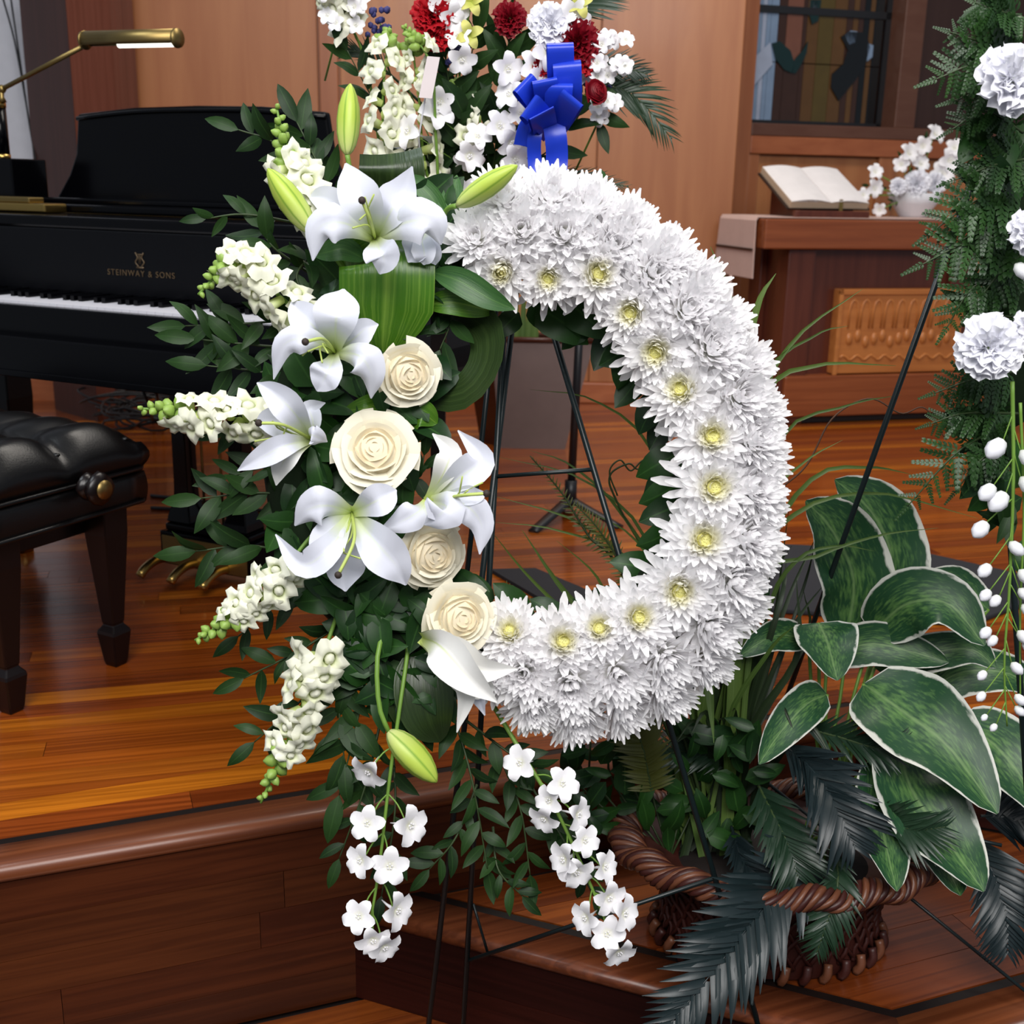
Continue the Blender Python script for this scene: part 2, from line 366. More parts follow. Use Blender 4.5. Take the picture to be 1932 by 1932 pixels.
# back wall with wood panels
ZT = 3.2; WY_ = 5.6
def wx(px_, py_=300, y=WY_): return atY(px_, py_, y).x
XA, XB = wx(1388), wx(212)
wb = MB().box(((XA+XB)/2-.4, WY_+.07, (SZ+ZT)/2), (XA-XB+.8, .1, ZT-SZ)).build('wall_back', M['stile'], None, False); struct(wb)
for x0, x1, y, mt in ((XB-.7, wx(603), .0, 'panel'), (wx(607), wx(641), .012, 'stile'), (wx(645), wx(1125), 0, 'panel'), (wx(1127), XA, .004, 'panel')):
    MB().box(((x0+x1)/2, WY_+.02-y, (SZ+.1+ZT)/2), (x1-x0, .03, ZT-SZ-.1), uv=(R.random(), .5)).build('panel', M[mt], wb, False, bevel=.004)
MB().box((XA-.03, WY_+.35, (SZ+ZT)/2), (.05, .6, ZT-SZ)).build('return_panel', M['stile'], wb, False)
bb = MB().box(((XA+XB)/2-.4, WY_-.005, SZ+.05), (XA-XB+.8, .04, .1), uv=(.3, .5)).build('baseboard_back', M['rail'], None, False, bevel=.006); struct(bb)
# pillar and white wall at the far left
pa, pb, pc = atY(45, 100, 5.15), atY(131, 100, 4.9), atY(214, 100, 5.25)
pl = MB().prism([(pa.x, pa.y), (pb.x, pb.y), (pb.x+.06, pb.y+.5), (pa.x+.02, pa.y+.35)], SZ, ZT).build('pillar_dark_face', M['pillar_d'], None, False)
pl.name = 'pillar'; struct(pl, 'dark brown wood pillar between white wall and wood panels', 'pillar')
MB().prism([(pb.x+.001, pb.y), (pc.x, pc.y), (pc.x, pc.y+.3), (pb.x+.06, pb.y+.4)], SZ, ZT).build('side_panel', M['pillar_l'], pl, False)
ww = MB().box((pa.x-.75, 5.45, (SZ+ZT)/2), (1.7, .1, ZT-SZ)).build('wall_left', M['plaster'], None, False); struct(ww)
bl = MB().box((pa.x-.75, 5.385, SZ+.05), (1.7, .03, .1), uv=(.6, .5)).build('baseboard_left', M['rail'], None, False); struct(bl)
# window wall, turned 15 degrees, set back behind the altar
o0 = atY(1386, 250, 6.15); o0.z = 0
def inw(px_, py_, dy=0): return atP(px_, py_, o0+m15*dy, m15)
def winl(px_, py_, dy=0): p = inw(px_, py_, dy)-o0; return p.dot(e15), p.z
wr_ = thing('wall_right', 'wood panelled wall around the stained glass window', 'wall', o0, A15); wr_['kind'] = 'structure'
def wbox(name, x0, x1, y0, y1, z0, z1, mt, bev=.005, par=None): return MB().box(((x0+x1)/2, (y0+y1)/2, (z0+z1)/2), (x1-x0, y1-y0, z1-z0), uv=(R.random(), .5)).build(name, M[mt], par or wr_, False, bevel=bev)
xl = winl(1418, 200)[0]; zs0 = winl(1420, 290)[1]; zs1 = winl(1420, 256)[1]; xr = winl(1700, 200)[0]
wbox('stile', 0, xl, -.02, .3, SZ, ZT, 'stile'); wbox('rail', xl, 2.4, -.02, .3, zs0, zs1, 'rail')
wbox('lower_panel', xl, 2.4, .02, .06, SZ, zs0, 'panel'); wbox('rail', xl, xl+.06, -.01, .05, SZ, zs0, 'stile'); wbox('rail', winl(1655, 330)[0], winl(1655, 330)[0]+.1, -.01, .05, SZ, zs0, 'stile')
GD = .16
gx0, gz0 = winl(1417, 235, GD); gx1, _ = winl(1660, 235, GD)
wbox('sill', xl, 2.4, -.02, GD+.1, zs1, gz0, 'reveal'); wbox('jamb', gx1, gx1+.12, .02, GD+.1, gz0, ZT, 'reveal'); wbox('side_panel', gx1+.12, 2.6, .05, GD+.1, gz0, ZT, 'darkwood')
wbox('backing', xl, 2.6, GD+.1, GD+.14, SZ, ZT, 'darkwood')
# stained glass
gl = {'amber': (92, 62, 28), 'brown': (58, 34, 24), 'rose': (120, 76, 60), 'blue': (128, 150, 178), 'pale': (168, 178, 200), 'green': (10, 42, 42), 'ink': (8, 12, 16), 'olive': (84, 68, 26)}  # blue and pale: daylight through the glass put into a lighter base colour
for k, c in gl.items(): M['g_'+k] = plain('glass_'+k, c, .12, .6, var=.3, sc=12)
wn = thing('window_1', 'stained glass window with dark leaves on amber panes', 'window', o0, A15); wn['kind'] = 'structure'
gw = gx1-gx0; pxm = gw/243.
def gxy(px_, py_): p = winl(px_, py_, GD); return p
strips = [(1417, 1424, 'ink'), (1425, 1432, 'blue'), (1433, 1440, 'pale'), (1441, 1448, 'blue'), (1449, 1462, 'blue'), (1463, 1478, 'brown'), (1479, 1508, 'rose'), (1509, 1516, 'brown'), (1517, 1538, 'amber'), (1539, 1566, 'olive'), (1567, 1590, 'amber'), (1591, 1602, 'brown'), (1603, 1612, 'amber'), (1613, 1622, 'brown'), (1623, 1633, 'ink'), (1634, 1642, 'amber'), (1643, 1659, 'ink')]
for a, b, c in strips:
    x0, x1 = gxy(a, 120)[0], gxy(b+1, 120)[0]
    for za, zb, cc in ((gz0+.02, gxy(1500, 120)[1], c if c not in ('rose',) else 'brown'), (gxy(1500, 118)[1], gxy(1500, 26)[1], c), (gxy(1500, 14)[1], 2.4, c)):
        wbox('pane', x0, x1-.002, GD+.0, GD+.006, za, zb, 'g_'+cc, 0, wn)
wbox('lead_bar', gx0, gx1, GD-.012, GD, gxy(1500, 27)[1], gxy(1500, 13)[1], 'blackmetal', 0, wn)
wbox('frame_strip', gx0, gx1, GD-.012, GD, gz0, gz0+.025, 'blackmetal', 0, wn); wbox('frame_strip', gx1-.03, gx1, GD-.012, GD, gz0, 2.4, 'blackmetal', 0, wn)
def glassleaf(pts, c, label=None):
    P = [gxy(*p) for p in pts]; b = MB().extr(P, (0, GD-.004, 0), (1, 0, 0), (0, 0, 1), (0, -.006, 0)); return b.build('leaf_pane', M['g_'+c], wn, False)
glassleaf([(1455, 82), (1470, 78), (1490, 96), (1497, 118), (1492, 138), (1478, 132), (1462, 112)], 'green')
glassleaf([(1493, 138), (1498, 112), (1512, 96), (1523, 78), (1520, 100), (1510, 122), (1500, 138)], 'green')
glassleaf([(1418, 112), (1452, 80), (1456, 122), (1418, 165)], 'pale')
glassleaf([(1585, 70), (1600, 60), (1632, 62), (1640, 90), (1628, 130), (1605, 160), (1580, 190), (1566, 165), (1568, 140), (1590, 120), (1598, 95)], 'ink')
glassleaf([(1592, 66), (1604, 58), (1616, 60), (1612, 80), (1600, 84)], 'blue'); glassleaf([(1636, 82), (1646, 86), (1644, 108), (1634, 116)], 'blue')
glassleaf([(1528, 0), (1548, 0), (1542, 40), (1530, 46), (1526, 30)], 'green'); glassleaf([(1532, 2), (1542, 2), (1538, 26), (1533, 28)], 'pale')
# ================================================================ ALTAR
ao = atY(1441, 470, 5.05); ao.z = SZ
al = thing('altar_table', 'wooden altar table with thick top and carved front panel', 'table', ao, A15)
def alp(px_, py_, dy=0): p = atP(px_, py_, ao+m15*dy, m15)-ao; return p.dot(e15), p.z
ax1 = alp(1800, 440)[0]+.25; zt = alp(1441, 413)[1]; zb = alp(1441, 470)[1]; AD = .47
def abox(name, x0, x1, y0, y1, z0, z1, mt, bev=.006, par=None): return MB().box(((x0+x1)/2, (y0+y1)/2, (z0+z1)/2), (x1-x0, y1-y0, z1-z0), uv=(R.random(), .5)).build(name, M[mt], par or al, False, bevel=bev)
abox('table_top', 0, ax1, 0, AD, zb, zt, 'altar')
lx0, lx1 = alp(1479, 600, .05)[0], alp(1530, 600, .05)[0]
abox('leg', lx0, lx1, .05, .16, 0, zb, 'altar_d'); abox('leg', ax1-.2, ax1-.08, .05, .16, 0, zb, 'altar_d'); abox('leg', lx0, lx1, AD-.16, AD-.05, 0, zb, 'altar_d'); abox('leg', ax1-.2, ax1-.08, AD-.16, AD-.05, 0, zb, 'altar_d')
zc1, zc0 = alp(1600, 545, .06)[1], alp(1600, 706, .06)[1]; cx0, cx1 = alp(1572, 640, .06)[0], ax1-.12
abox('side_panel', lx0+.03, lx0+.06, .1, AD-.1, .05, zb, 'altar_d'); abox('front_panel', lx1, ax1-.1, .09, .12, .05, zb, 'altar_d')
abox('base_rail', lx0+.02, ax1-.06, .03, .14, .035, zc0-.0, 'altar'); abox('shadow_plinth', lx0+.05, ax1-.1, .06, .5, 0, .035, 'rubber')  # black of the lowest box stands for the shadow gap under the altar
cp = abox('carved_panel', cx0, cx1, .045, .1, zc0+.005, zc1, 'carving', .004)
abox('panel_border', cx0, cx1, .035, .05, zc1-.025, zc1, 'carving', .003, cp); abox('panel_border', cx0, cx0+.02, .035, .05, zc0, zc1, 'carving', .003, cp)
rel = MB(); cw = cx1-cx0; ch = zc1-zc0
for i in range(9):                                          # a plain arcade and a row of rounded knops
    x = cx0+.05+(cw-.1)*(i+.5)/9; w = (cw-.1)/9*.36; z = zc0+ch*.55
    rel.tube([(x-w, .045, z), (x-w, .045, z+ch*.2), (x-w*.6, .045, z+ch*.3), (x, .045, z+ch*.33), (x+w*.6, .045, z+ch*.3), (x+w, .045, z+ch*.2), (x+w, .045, z)], .005, 5)
rel.build('arch_relief', M['carving'], cp)
for i in range(13):
    x = cx0+.05+(cw-.1)*(i+.5)/13; MB().ball((x, .046, zc0+ch*(.42+.04*math.sin(i*2.1))), .022, 8, 5, sq=(.8, .5, 1.3)).build('relief_knop', M['carving'], cp)
MB().tube([(cx0+.03+(cw-.06)*i/40, .045, zc0+ch*(.2+.03*math.sin(i*1.3))) for i in range(41)], .006, 5).build('relief_band', M['carving'], cp)
# runner cloth, book, stand, flowers on the altar
ru = thing('table_runner', 'blush white runner cloth hanging over the altar end with a tassel', 'cloth', ao, A15)
ry0, ry1 = .06, .42
c0 = [(.0-.006, 0)]; rb = MB()
def runner(xs, mt, nm, par=ru):
    b = MB(); v = []; f = []
    for x, z, w0, w1 in xs: v += [(x, w0, z), (x, w1, z)]
    for i in range(len(xs)-1): f.append((2*i, 2*i+1, 2*i+3, 2*i+2))
    b.add(v, f); o = b.build(nm, M[mt], par, False); s = o.modifiers.new('s', 'SOLIDIFY'); s.thickness = .004; s.offset = 1; return o
runner([(ax1-.1, zt+.004, ry0, ry1), (-.005, zt+.004, ry0, ry1), (-.014, zt-.01, ry0, ry1), (-.02, zt-.25, ry0-.02, ry1+.02)], 'cloth', 'runner')
runner([(-.024, zt-.125, ry0-.005, ry1+.005), (-.025, zt-.135, ry0-.005, ry1+.005)], 'cover', 'seam_band')
tp = (-.03, .24, zt-.25)
MB().tube([tp, (tp[0], tp[1], tp[2]-.06)], .006).lathe([(.012, 0), (.018, -.05), (.026, -.06), (.02, -.062)], 10, (tp[0], tp[1], tp[2]-.055)).build('tassel', M['cloth'], ru)
def bkl(px_, py_, dy): return alp(px_, py_, dy)
bx = [bkl(1432, 350, .3), bkl(1500, 400, .12)]
bk = thing('open_book', 'open book with pale pages tilted on a low stand on the altar', 'book', ao, A15)
x0, x1 = alp(1470, 380, .2)[0], alp(1615, 380, .2)[0]; xm = (x0+x1)/2
yA, yB = .1, .4; zA, zB = zt+.045, zt+.19
def bp(x, t, h=0): return (x, yA+(yB-yA)*t-h*.45, zA+(zB-zA)*t+h*.9)
def slab(xa, xb, h0, h1, nm, mt, bulge=0):
    b = MB(); v = []; f = []; n = 8
    for i in range(n+1):
        x = xa+(xb-xa)*i/n; k = math.sin(math.pi*i/n)*bulge
        v += [bp(x, 0, h0), bp(x, 1, h0), bp(x, 1, h1+k), bp(x, 0, h1+k)]
    for i in range(n):
        q = 4*i
        for j in range(4): f.append((q+j, q+(j+1) % 4, q+4+(j+1) % 4, q+4+j))
    f += [(3, 2, 1, 0), (4*n, 4*n+1, 4*n+2, 4*n+3)]
    b.add(v, f); return b.build(nm, M[mt], bk, False)
slab(x0-.012, x1+.012, -.008, 0, 'cover', 'cover'); slab(x0, xm, 0, .028, 'page_block', 'pageedge', .01); slab(xm, x1, 0, .026, 'page_block', 'pageedge', .01)
slab(x0+.002, xm-.002, .0285, .0295, 'page', 'paper', .01); slab(xm+.002, x1-.002, .0265, .0275, 'page', 'paper', .01)
MB().ribbon([bp(xm+.05, .02, .04), bp(xm+.05, -.02, .02), bp(xm+.052, -.06, -.01), (xm+.055, yA-.03, zt+.012)], .018, (0, -1, 0), lambda t: 1.).build('bookmark_ribbon', M['brass'], bk)
bs = thing('book_stand', 'low brown wooden stand holding the open book', 'book stand', ao, A15)
MB().extr([(yA+.0, zt+.006), (yB, zt+.006), (yB, zt+.17), (yA, zt+.03)], (x0+.06, 0, 0), (0, 1, 0), (0, 0, 1), (x1-x0-.12, 0, 0)).build('wedge', M['altar_d'], bs, False)
MB().box(((x0+x1)/2, yA-.025, zt+.02), (x1-x0-.02, .03, .03)).build('ledge', M['altar_d'], bs, False, bevel=.004)
# ================================================================ PIANO
po = atY(265, 520, 2.75); po.z = SZ
PE = V((math.cos(A25), -math.sin(A25), 0)); PB = V((math.sin(A25), math.cos(A25), 0))
pn = thing('grand_piano', 'black grand piano with gold lettering on the fallboard', 'piano', po, -A25)
def pp(px_, py_, dy=0): p = atP(px_, py_, po+PB*dy, PB)-po; return p.dot(PE), p.z
def pbox(name, x0, x1, y0, y1, z0, z1, mt='black', bev=.004, par=None): return MB().box(((x0+x1)/2, (y0+y1)/2, (z0+z1)/2), (x1-x0, y1-y0, z1-z0)).build(name, M[mt], par or pn, False, bevel=bev)
HW = .74; KW = .615
zk = pp(265, 578, -.1)[1]                                     # key tops
ztop = pp(265, 412, 0)[1]                                     # rim top
zf0 = zk+.005
# fallboard
fb = pbox('fallboard', -KW, KW, -.0, .03, zf0, ztop-.03, 'blacksat')
# keyslip, keybed
pbox('keybed', -HW, HW, -.24, .25, zk-.16, zk-.07, 'black'); pbox('key_slip', -KW, KW, -.2, -.17, zk-.075, zk-.005, 'black')
pbox('key_slip_molding', -HW, HW, -.245, -.235, zk-.16, zk-.145, 'black', .002)
for s in (-1, 1):
    b = MB().extr([(-.2, zk-.08), (.3, zk-.08), (.3, ztop), (.02, ztop), (-.04, ztop-.03), (-.1, zk+.06), (-.2, zk+.02)], (s*(KW+.06)-.06, 0, 0), (0, 1, 0), (0, 0, 1), (.12, 0, 0)); b.build('arm', M['black'], pn, False, bevel=.006)
# curved case behind (bent side of the rim)
rim = [(-HW, .1), (HW, .1), (HW, .34), (HW-.04, .5), (.5, .78), (.3, 1.0), (.05, 1.3), (-.3, 1.45), (-.6, 1.4), (-HW, 1.2)]
MB().prism(rim, zk-.13, ztop-.03).build('rim', M['black'], pn, False, bevel=.01)
pbox('plate', -HW+.06, HW-.06, .26, .5, ztop-.028, ztop-.012, 'brass_d', .002)
pbox('plate', -HW+.03, pp(104, 355, .13)[0], .09, .165, ztop, ztop+.022, 'brass', .004); pbox('plate_edge', -HW+.05, pp(70, 355, .13)[0], .1, .15, ztop+.022, ztop+.036, 'brass_d', .003)
lid = [(-HW-.01, .45), (HW-.01, .45), (HW-.04, .51), (.51, .79), (.31, 1.01), (.05, 1.31), (-.3, 1.46), (-.61, 1.41), (-HW-.01, 1.2)]
MB().prism(lid, ztop-.01, ztop+.012).build('lid', M['black'], pn, False, bevel=.004)
pbox('front_rail', -HW, HW, .0, .2, ztop-.03, ztop-.002, 'black', .006)
pbox('desk_shelf', -KW+.03, KW-.03, .17, .34, ztop, ztop+.02, 'black', .005)
# music desk with S-curved ends and arched top
dyk = .32; L = [pp(105, 376, dyk), pp(130, 330, dyk), pp(143, 290, dyk), pp(146, 215, dyk), pp(250, 203, dyk), pp(370, 199, dyk), pp(500, 206, dyk)]
xc = pp(372, 300, dyk)[0]; prof = L[:6]+[(2*xc-x, z) for x, z in L[4::-1][:5]]
prof = L[:6]+[(2*xc-L[i][0], L[i][1]) for i in (4, 3, 2, 1, 0)]
md = MB().extr(prof, (0, dyk, 0), (1, .0, 0), (0, 0, 1), (0, .022, 0)).build('music_desk', M['black'], pn, False, bevel=.006)
MB().tube([(x, dyk-.002, z-.012) for x, z in prof[3:8]], .006, 6, n=16).build('desk_edge_molding', M['black'], md)
pbox('desk_ledge', prof[0][0], prof[-1][0], dyk-.06, dyk+.03, ztop+.018, ztop+.034, 'black', .005)
# keys
wk = .0236; kb = mesh('white_key', *[getattr(MB().box((0, -.085, -.011), (wk-.0018, .15, .022)), a) for a in ('v', 'f', 'uv')], smooth=False)
bkk = mesh('black_key', *[getattr(MB().box((0, -.045, .006), (.011, .09, .012)), a) for a in ('v', 'f', 'uv')], smooth=False)
kbrd = pbox('key_frame', -KW, KW, -.16, 0, zk-.07, zk-.024, 'black', .002)
for i in range(52):
    o = link('white_key', kb, M['ivory'], kbrd); o.location = (-KW+(i+.5)*wk+.001, -.008, zk)
for i in range(51):
    if i % 7 in (0, 2, 3, 5, 6): o = link('black_key', bkk, M['black'], kbrd); o.location = (-KW+(i+1)*wk+.001, -.008, zk)
# lettering and emblem on the fallboard
def text(name, body, size, parent, loc, mat, ext=.0006, spacing=1.25):
    c = bpy.data.curves.new(name, 'FONT'); c.body = body; c.size = size; c.align_x = 'CENTER'; c.align_y = 'CENTER'; c.extrude = ext; c.space_character = spacing
    o = bpy.data.objects.new(name, c); COL.objects.link(o); c.materials.append(mat); o.parent = parent; o.location = loc; o.rotation_euler = (math.pi/2, 0, 0)
    bpy.context.view_layer.update(); me = bpy.data.meshes.new_from_object(o.evaluated_get(bpy.context.evaluated_depsgraph_get())); n_ = bpy.data.objects.new(name, me); COL.objects.link(n_); n_.parent = parent; n_.location = loc; n_.rotation_euler = (math.pi/2, 0, 0)
    bpy.data.objects.remove(o); n_.name = name; return n_
tx, tz = pp(266, 517)
t = text('lettering', 'STEINWAY & SONS', .0195, fb, (tx, -.001, tz), M['gold'])
tx, tz = pp(264, 490)
em = MB()
for s in (-1, 1):
    em.tube([(tx+s*.004, -.001, tz-.016), (tx+s*.013, -.001, tz-.006), (tx+s*.006, -.001, tz+.004), (tx+s*.012, -.001, tz+.016)], .0018, 5, n=10)
    em.tube([(tx+s*.002, -.001, tz-.01), (tx+s*.002, -.001, tz+.012)], .0008, 4)
em.tube([(tx-.012, -.001, tz+.012), (tx+.012, -.001, tz+.012)], .0014, 5).box((tx, -.001, tz-.018), (.022, .002, .004)); em.build('emblem', M['gold'], fb)
# legs
for x, y in ((-.6, .12), (.6, .12), (-.3, 1.25)):
    MB().lathe([(.075, zk-.13), (.075, zk-.2), (.06, zk-.22), (.062, zk-.3), (.045, .16), (.055, .14), (.055, .1), (.03, .08), (.03, .05)], 4, (x, y, 0), M=Matrix.Rotation(math.pi/4, 3, 'Z')).build('leg', M['black'], pn, False, bevel=.004)
    MB().lathe([(.018, .012), (.026, .012), (.026, .04), (.018, .05)], 12, (x, y, -.012)).build('caster', M['brass'], pn)
# pedal lyre
LY = .2; bx0, bz0 = pp(312, 1088, LY-.06); bx1, bz1 = pp(430, 1030, LY-.06); lx = (bx0+bx1)/2
lyr = pbox('pedal_lyre', bx0-.01, bx1+.07, LY-.06, LY+.08, .035, .125, 'black', .004)
pbox('lyre_cap', bx0-.0, bx1+.06, LY-.05, LY+.07, .125, .145, 'black', .006, lyr)
pbox('brass_plate', bx0, bx1+.06, LY-.064, LY-.058, .04, .115, 'brass_d', .001, lyr)
for px_, w in ((350, .028), (455, .028)):
    x = pp(px_, 900, LY)[0]; MB().lathe([(.055, .145), (.05, .165), (.034, .2), (.032, .24), (.03, .5), (.034, .55), (.045, zk-.16)], 4, (x, LY, 0), M=Matrix.Rotation(math.pi/4, 3, 'Z')).build('lyre_post', M['black'], lyr, False, bevel=.003)
for x in (lx-.1, lx, lx+.1):
    MB().tube([(x, LY-.05, .05), (x, LY-.1, .055), (x, LY-.14, .045), (x, LY-.16, .03)], .012, 8, n=8).build('pedal', M['brass'], lyr)
for x in (lx-.03, lx+.03): MB().tube([(x, LY+.02, .14), (x, LY+.02, zk-.14)], .0035, 6).build('pedal_rod', M['brass_d'], lyr)
pbox('lyre_top_block', pp(246, 690, LY)[0], pp(420, 690, LY)[0], LY-.08, LY+.08, zk-.2, zk-.16, 'black', .006, lyr)
pbox('lyre_top_block', pp(290, 690, LY)[0], pp(430, 690, LY)[0], LY-.06, LY+.06, zk-.225, zk-.2, 'black', .006, lyr)
# piano lamp
LD = .24
lp = thing('piano_lamp', 'brass piano lamp with long half-round shade on a black base', 'lamp', po, -A25)
def q3(px_, py_, dy=LD): x, z = pp(px_, py_, dy); return V((x, dy, z))
b0, b1 = q3(-40, 336), q3(54, 300)
MB().box(((b0.x+b1.x)/2, LD, (ztop-.002+b1.z)/2), (b1.x-b0.x, .12, b1.z-ztop+.002)).build('base', M['black'], lp, False, bevel=.004)
s0, s1 = q3(5, 300), q3(5, 200)
MB().lathe([(.02, 0), (.02, s1.z-s0.z)], 14, s0).build('stem', M['black'], lp)
for z0, h in ((0, .012), (s1.z-s0.z-.004, .014)): MB().lathe([(.0215, 0), (.0215, h)], 14, s0+V((0, 0, z0))).build('brass_ring', M['brass'], lp)
j0, j1 = q3(4, 168), q3(160, 86)
MB().lathe([(.012, 0), (.006, .012), (.008, .03), (.004, j0.z-s1.z)], 10, s1+V((0, 0, .01))).build('finial', M['brass_d'], lp)
MB().tube([j0, j1], .0065, 8).ball(j0, .011).build('arm', M['brass_d'], lp)
h0, h1 = q3(160, 76), q3(335, 72); sh = MB(); ax_ = (h1-h0).normalized(); rr_ = .022; v = []; f = []; n = 12
for e in (h0, h1):
    for i in range(n+1):
        a = math.radians(-35+250*i/n); v.append(e+V((0, math.cos(a)*rr_, math.sin(a)*rr_)))
for i in range(n): f.append((i, i+1, n+2+i, n+1+i))
sh.add(v, f); so = sh.build('shade', M['brass_d'], lp); sm = so.modifiers.new('s', 'SOLIDIFY'); sm.thickness = .002
for e, d in ((h0, -1), (h1, 1)): MB().lathe([(.002, .003), (rr_, .003), (rr_+.001, -.003), (.002, -.004)], 18, e, M=frame(ax_*d, (0, 1, 0))).build('end_cap', M['brass_d'], lp)
mt_ = NT('lamp_tube'); mt_.b.inputs['Emission Color'].default_value = (1, .97, .85, 1); mt_.b.inputs['Emission Strength'].default_value = 1.6; M['tube'] = mt_.fin((.9, .9, .82, 1), .4)
tdir = h1-h0; MB().tube([h0+tdir*.38+V((0, -.002, -.012)), h0+tdir*.97+V((0, -.002, -.012))], .008, 8).build('light_tube', M['tube'], lp)
# ================================================================ BENCH
bo = (atZ(15, 1335, SZ)+atZ(228, 1258, SZ))/2; AB = math.radians(28)
bn = thing('piano_bench', 'black tufted leather piano bench with tapered legs and side knob', 'bench', bo, -AB)
# local x right, y back; the right short end is at x=0
def bpj(px_, py_, x=0):
    nrm = V((math.cos(AB), -math.sin(AB), 0)); p = atP(px_, py_, bo+nrm*x, nrm)-bo; return p.dot(V((math.sin(AB), math.cos(AB), 0))), p.z
dB = .20; XL = -.62; zs = bpj(140, 985, .05)[1]; ztp = bpj(140, 800, -.05)[1]; zs = max(.33, zs)
def cushion(x0, x1, y0, y1, z0, z1, nx, ny, tuft, bul, name, mt, round_=.03):
    b = MB(); v = []; f = []; uv = []; nz = 5
    def pt(u, w): return x0+(x1-x0)*u, y0+(y1-y0)*w
    for i in range(nx+1):
        for j in range(ny+1):
            u, w = i/nx, j/ny; x, y = pt(u, w); e = min(1, min(u, 1-u)*(x1-x0)/round_)**.5*min(1, min(w, 1-w)*(y1-y0)/round_)**.5
            z = z1-round_*(1-e)*.8
            if tuft:
                for tx_ in (.03, .19, .35, .51, .67, .83, .97):
                    for ty_ in (.06, .5, .94):
                        dd = ((x-x0-(x1-x0)*tx_)**2+(y-y0-(y1-y0)*ty_)**2)**.5; z -= tuft*math.exp(-(dd/.03)**2)
                cx_ = abs(math.sin((u-.03)/.16*math.pi)); cy_ = abs(math.sin((w-.06)/.44*math.pi)); z += bul*(cx_**.6*cy_**.6-.5)
            v.append((x, y, z)); uv.append((u, w))
    for i in range(nx):
        for j in range(ny): k = i*(ny+1)+j; f.append((k, k+ny+1, k+ny+2, k+1))
    per = [i*(ny+1) for i in range(nx+1)]+[nx*(ny+1)+j for j in range(1, ny+1)]+[i*(ny+1)+ny for i in range(nx-1, -1, -1)]+[j for j in range(ny-1, 0, -1)]
    prev = per; cx, cy = (x0+x1)/2, (y0+y1)/2
    for k in range(1, nz+1):
        t = k/nz; new = []
        for q in per:
            x, y, z = v[q]; bl_ = .012*math.sin(math.pi*t) if tuft else .004*math.sin(math.pi*t)
            dx = (1 if x > x1-.005 else -1 if x < x0+.005 else 0); dy = (1 if y > y1-.005 else -1 if y < y0+.005 else 0)
            new.append(len(v)); v.append((x+dx*bl_, y+dy*bl_, z+(z0-z)*t)); uv.append((.5, .5))
        m = len(per)
        for i in range(m): f.append((prev[i], new[i], new[(i+1) % m], prev[(i+1) % m]))
        prev = new
    b.add(v, f, uv); return b.build(name, M[mt], bn)
se = cushion(XL, .05, -dB, dB, zs+.075, ztp, 66, 26, .016, .02, 'seat_cushion', 'leather', .035)
cushion(XL, .052, -dB-.002, dB+.002, zs, zs+.073, 20, 8, 0, 0, 'seat_band', 'leather', .008)
for z in (zs+.074, zs+.004):
    MB().tube([(XL, -dB-.004, z), (.045, -dB-.004, z), (.056, -dB+.01, z), (.056, dB-.01, z), (.045, dB+.004, z), (XL, dB+.004, z)], .005, 6).build('piping', M['leather'], bn)
pbox_ = MB().box((XL/2, 0, zs-.03), (-XL-.06, 2*dB-.08, .06)); pbox_.build('apron', M['leg'], bn, False, bevel=.004)
for x in (0, XL+.06):
    for y in (-.135, .135):
        MB().lathe([(.046, zs), (.044, zs-.06), (.024, .1), (.021, .095), (.034, .082), (.036, .075), (.026, .012), (.022, 0)], 4, (x, y, 0), M=Matrix.Rotation(math.pi/4, 3, 'Z')).build('leg', M['leg'], bn, False, bevel=.003)
for x in (.03, .19, .35, .51, .67, .83, .97):
    for y in (.06, .5, .94): MB().ball((XL+(.05-XL)*x, -dB+2*dB*y, ztp-.032), .008, 8, 4, sq=(1, 1, .5)).build('button', M['leather'], se)
ky, kz = bpj(165, 918, .075)
MB().lathe([(.012, -.03), (.012, 0), (.026, .002), (.028, .006), (.022, .012), (.012, .02), (.03, .03), (.034, .036), (.03, .046), (.008, .05)], 12, (.07, ky, kz), M=Matrix.Rotation(math.pi/2, 3, 'Y'), lob=.05, nl=8).build('knob', M['leg'], bn)
MB().lathe([(.001, .0), (.019, 0), (.019, .003), (.001, .004)], 14, (.12, ky, kz), M=Matrix.Rotation(math.pi/2, 3, 'Y')).build('knob_disc', M['brass_d'], bn)
# ================================================================ STAGE ODDMENTS
rg = [atZ(950, 1082, SZ), atZ(1725, 1045, SZ), atZ(1990, 1110, SZ), atZ(1180, 1180, SZ)]
g0, g1 = atZ(945, 1086, SZ), atZ(1160, 1158, SZ)
ru_ = thing('floor_mat', 'dark charcoal mat lying on the stage behind the plants', 'mat', (1.2, 2.85, SZ))
MB().prism([(atZ(1390, 1030, SZ)+V((0, 0, 0))), atZ(1725, 1046, SZ), atZ(2020, 1112, SZ), atZ(1830, 1185, SZ), atZ(1360, 1150, SZ)], SZ+.001, SZ+.014).build('mat_pad', M['mat_rug'], ru_, False, bevel=.004)
ru2 = thing('floor_mat', 'dark mat on the stage seen through the wreath below the tripod', 'mat', (.1, 2.85, SZ))
MB().prism([atZ(925, 1080, SZ), atZ(1010, 1078, SZ), atZ(1200, 1158, SZ), atZ(1130, 1200, SZ)], SZ+.001, SZ+.01).build('mat_pad', M['mat_rug'], ru2, False)
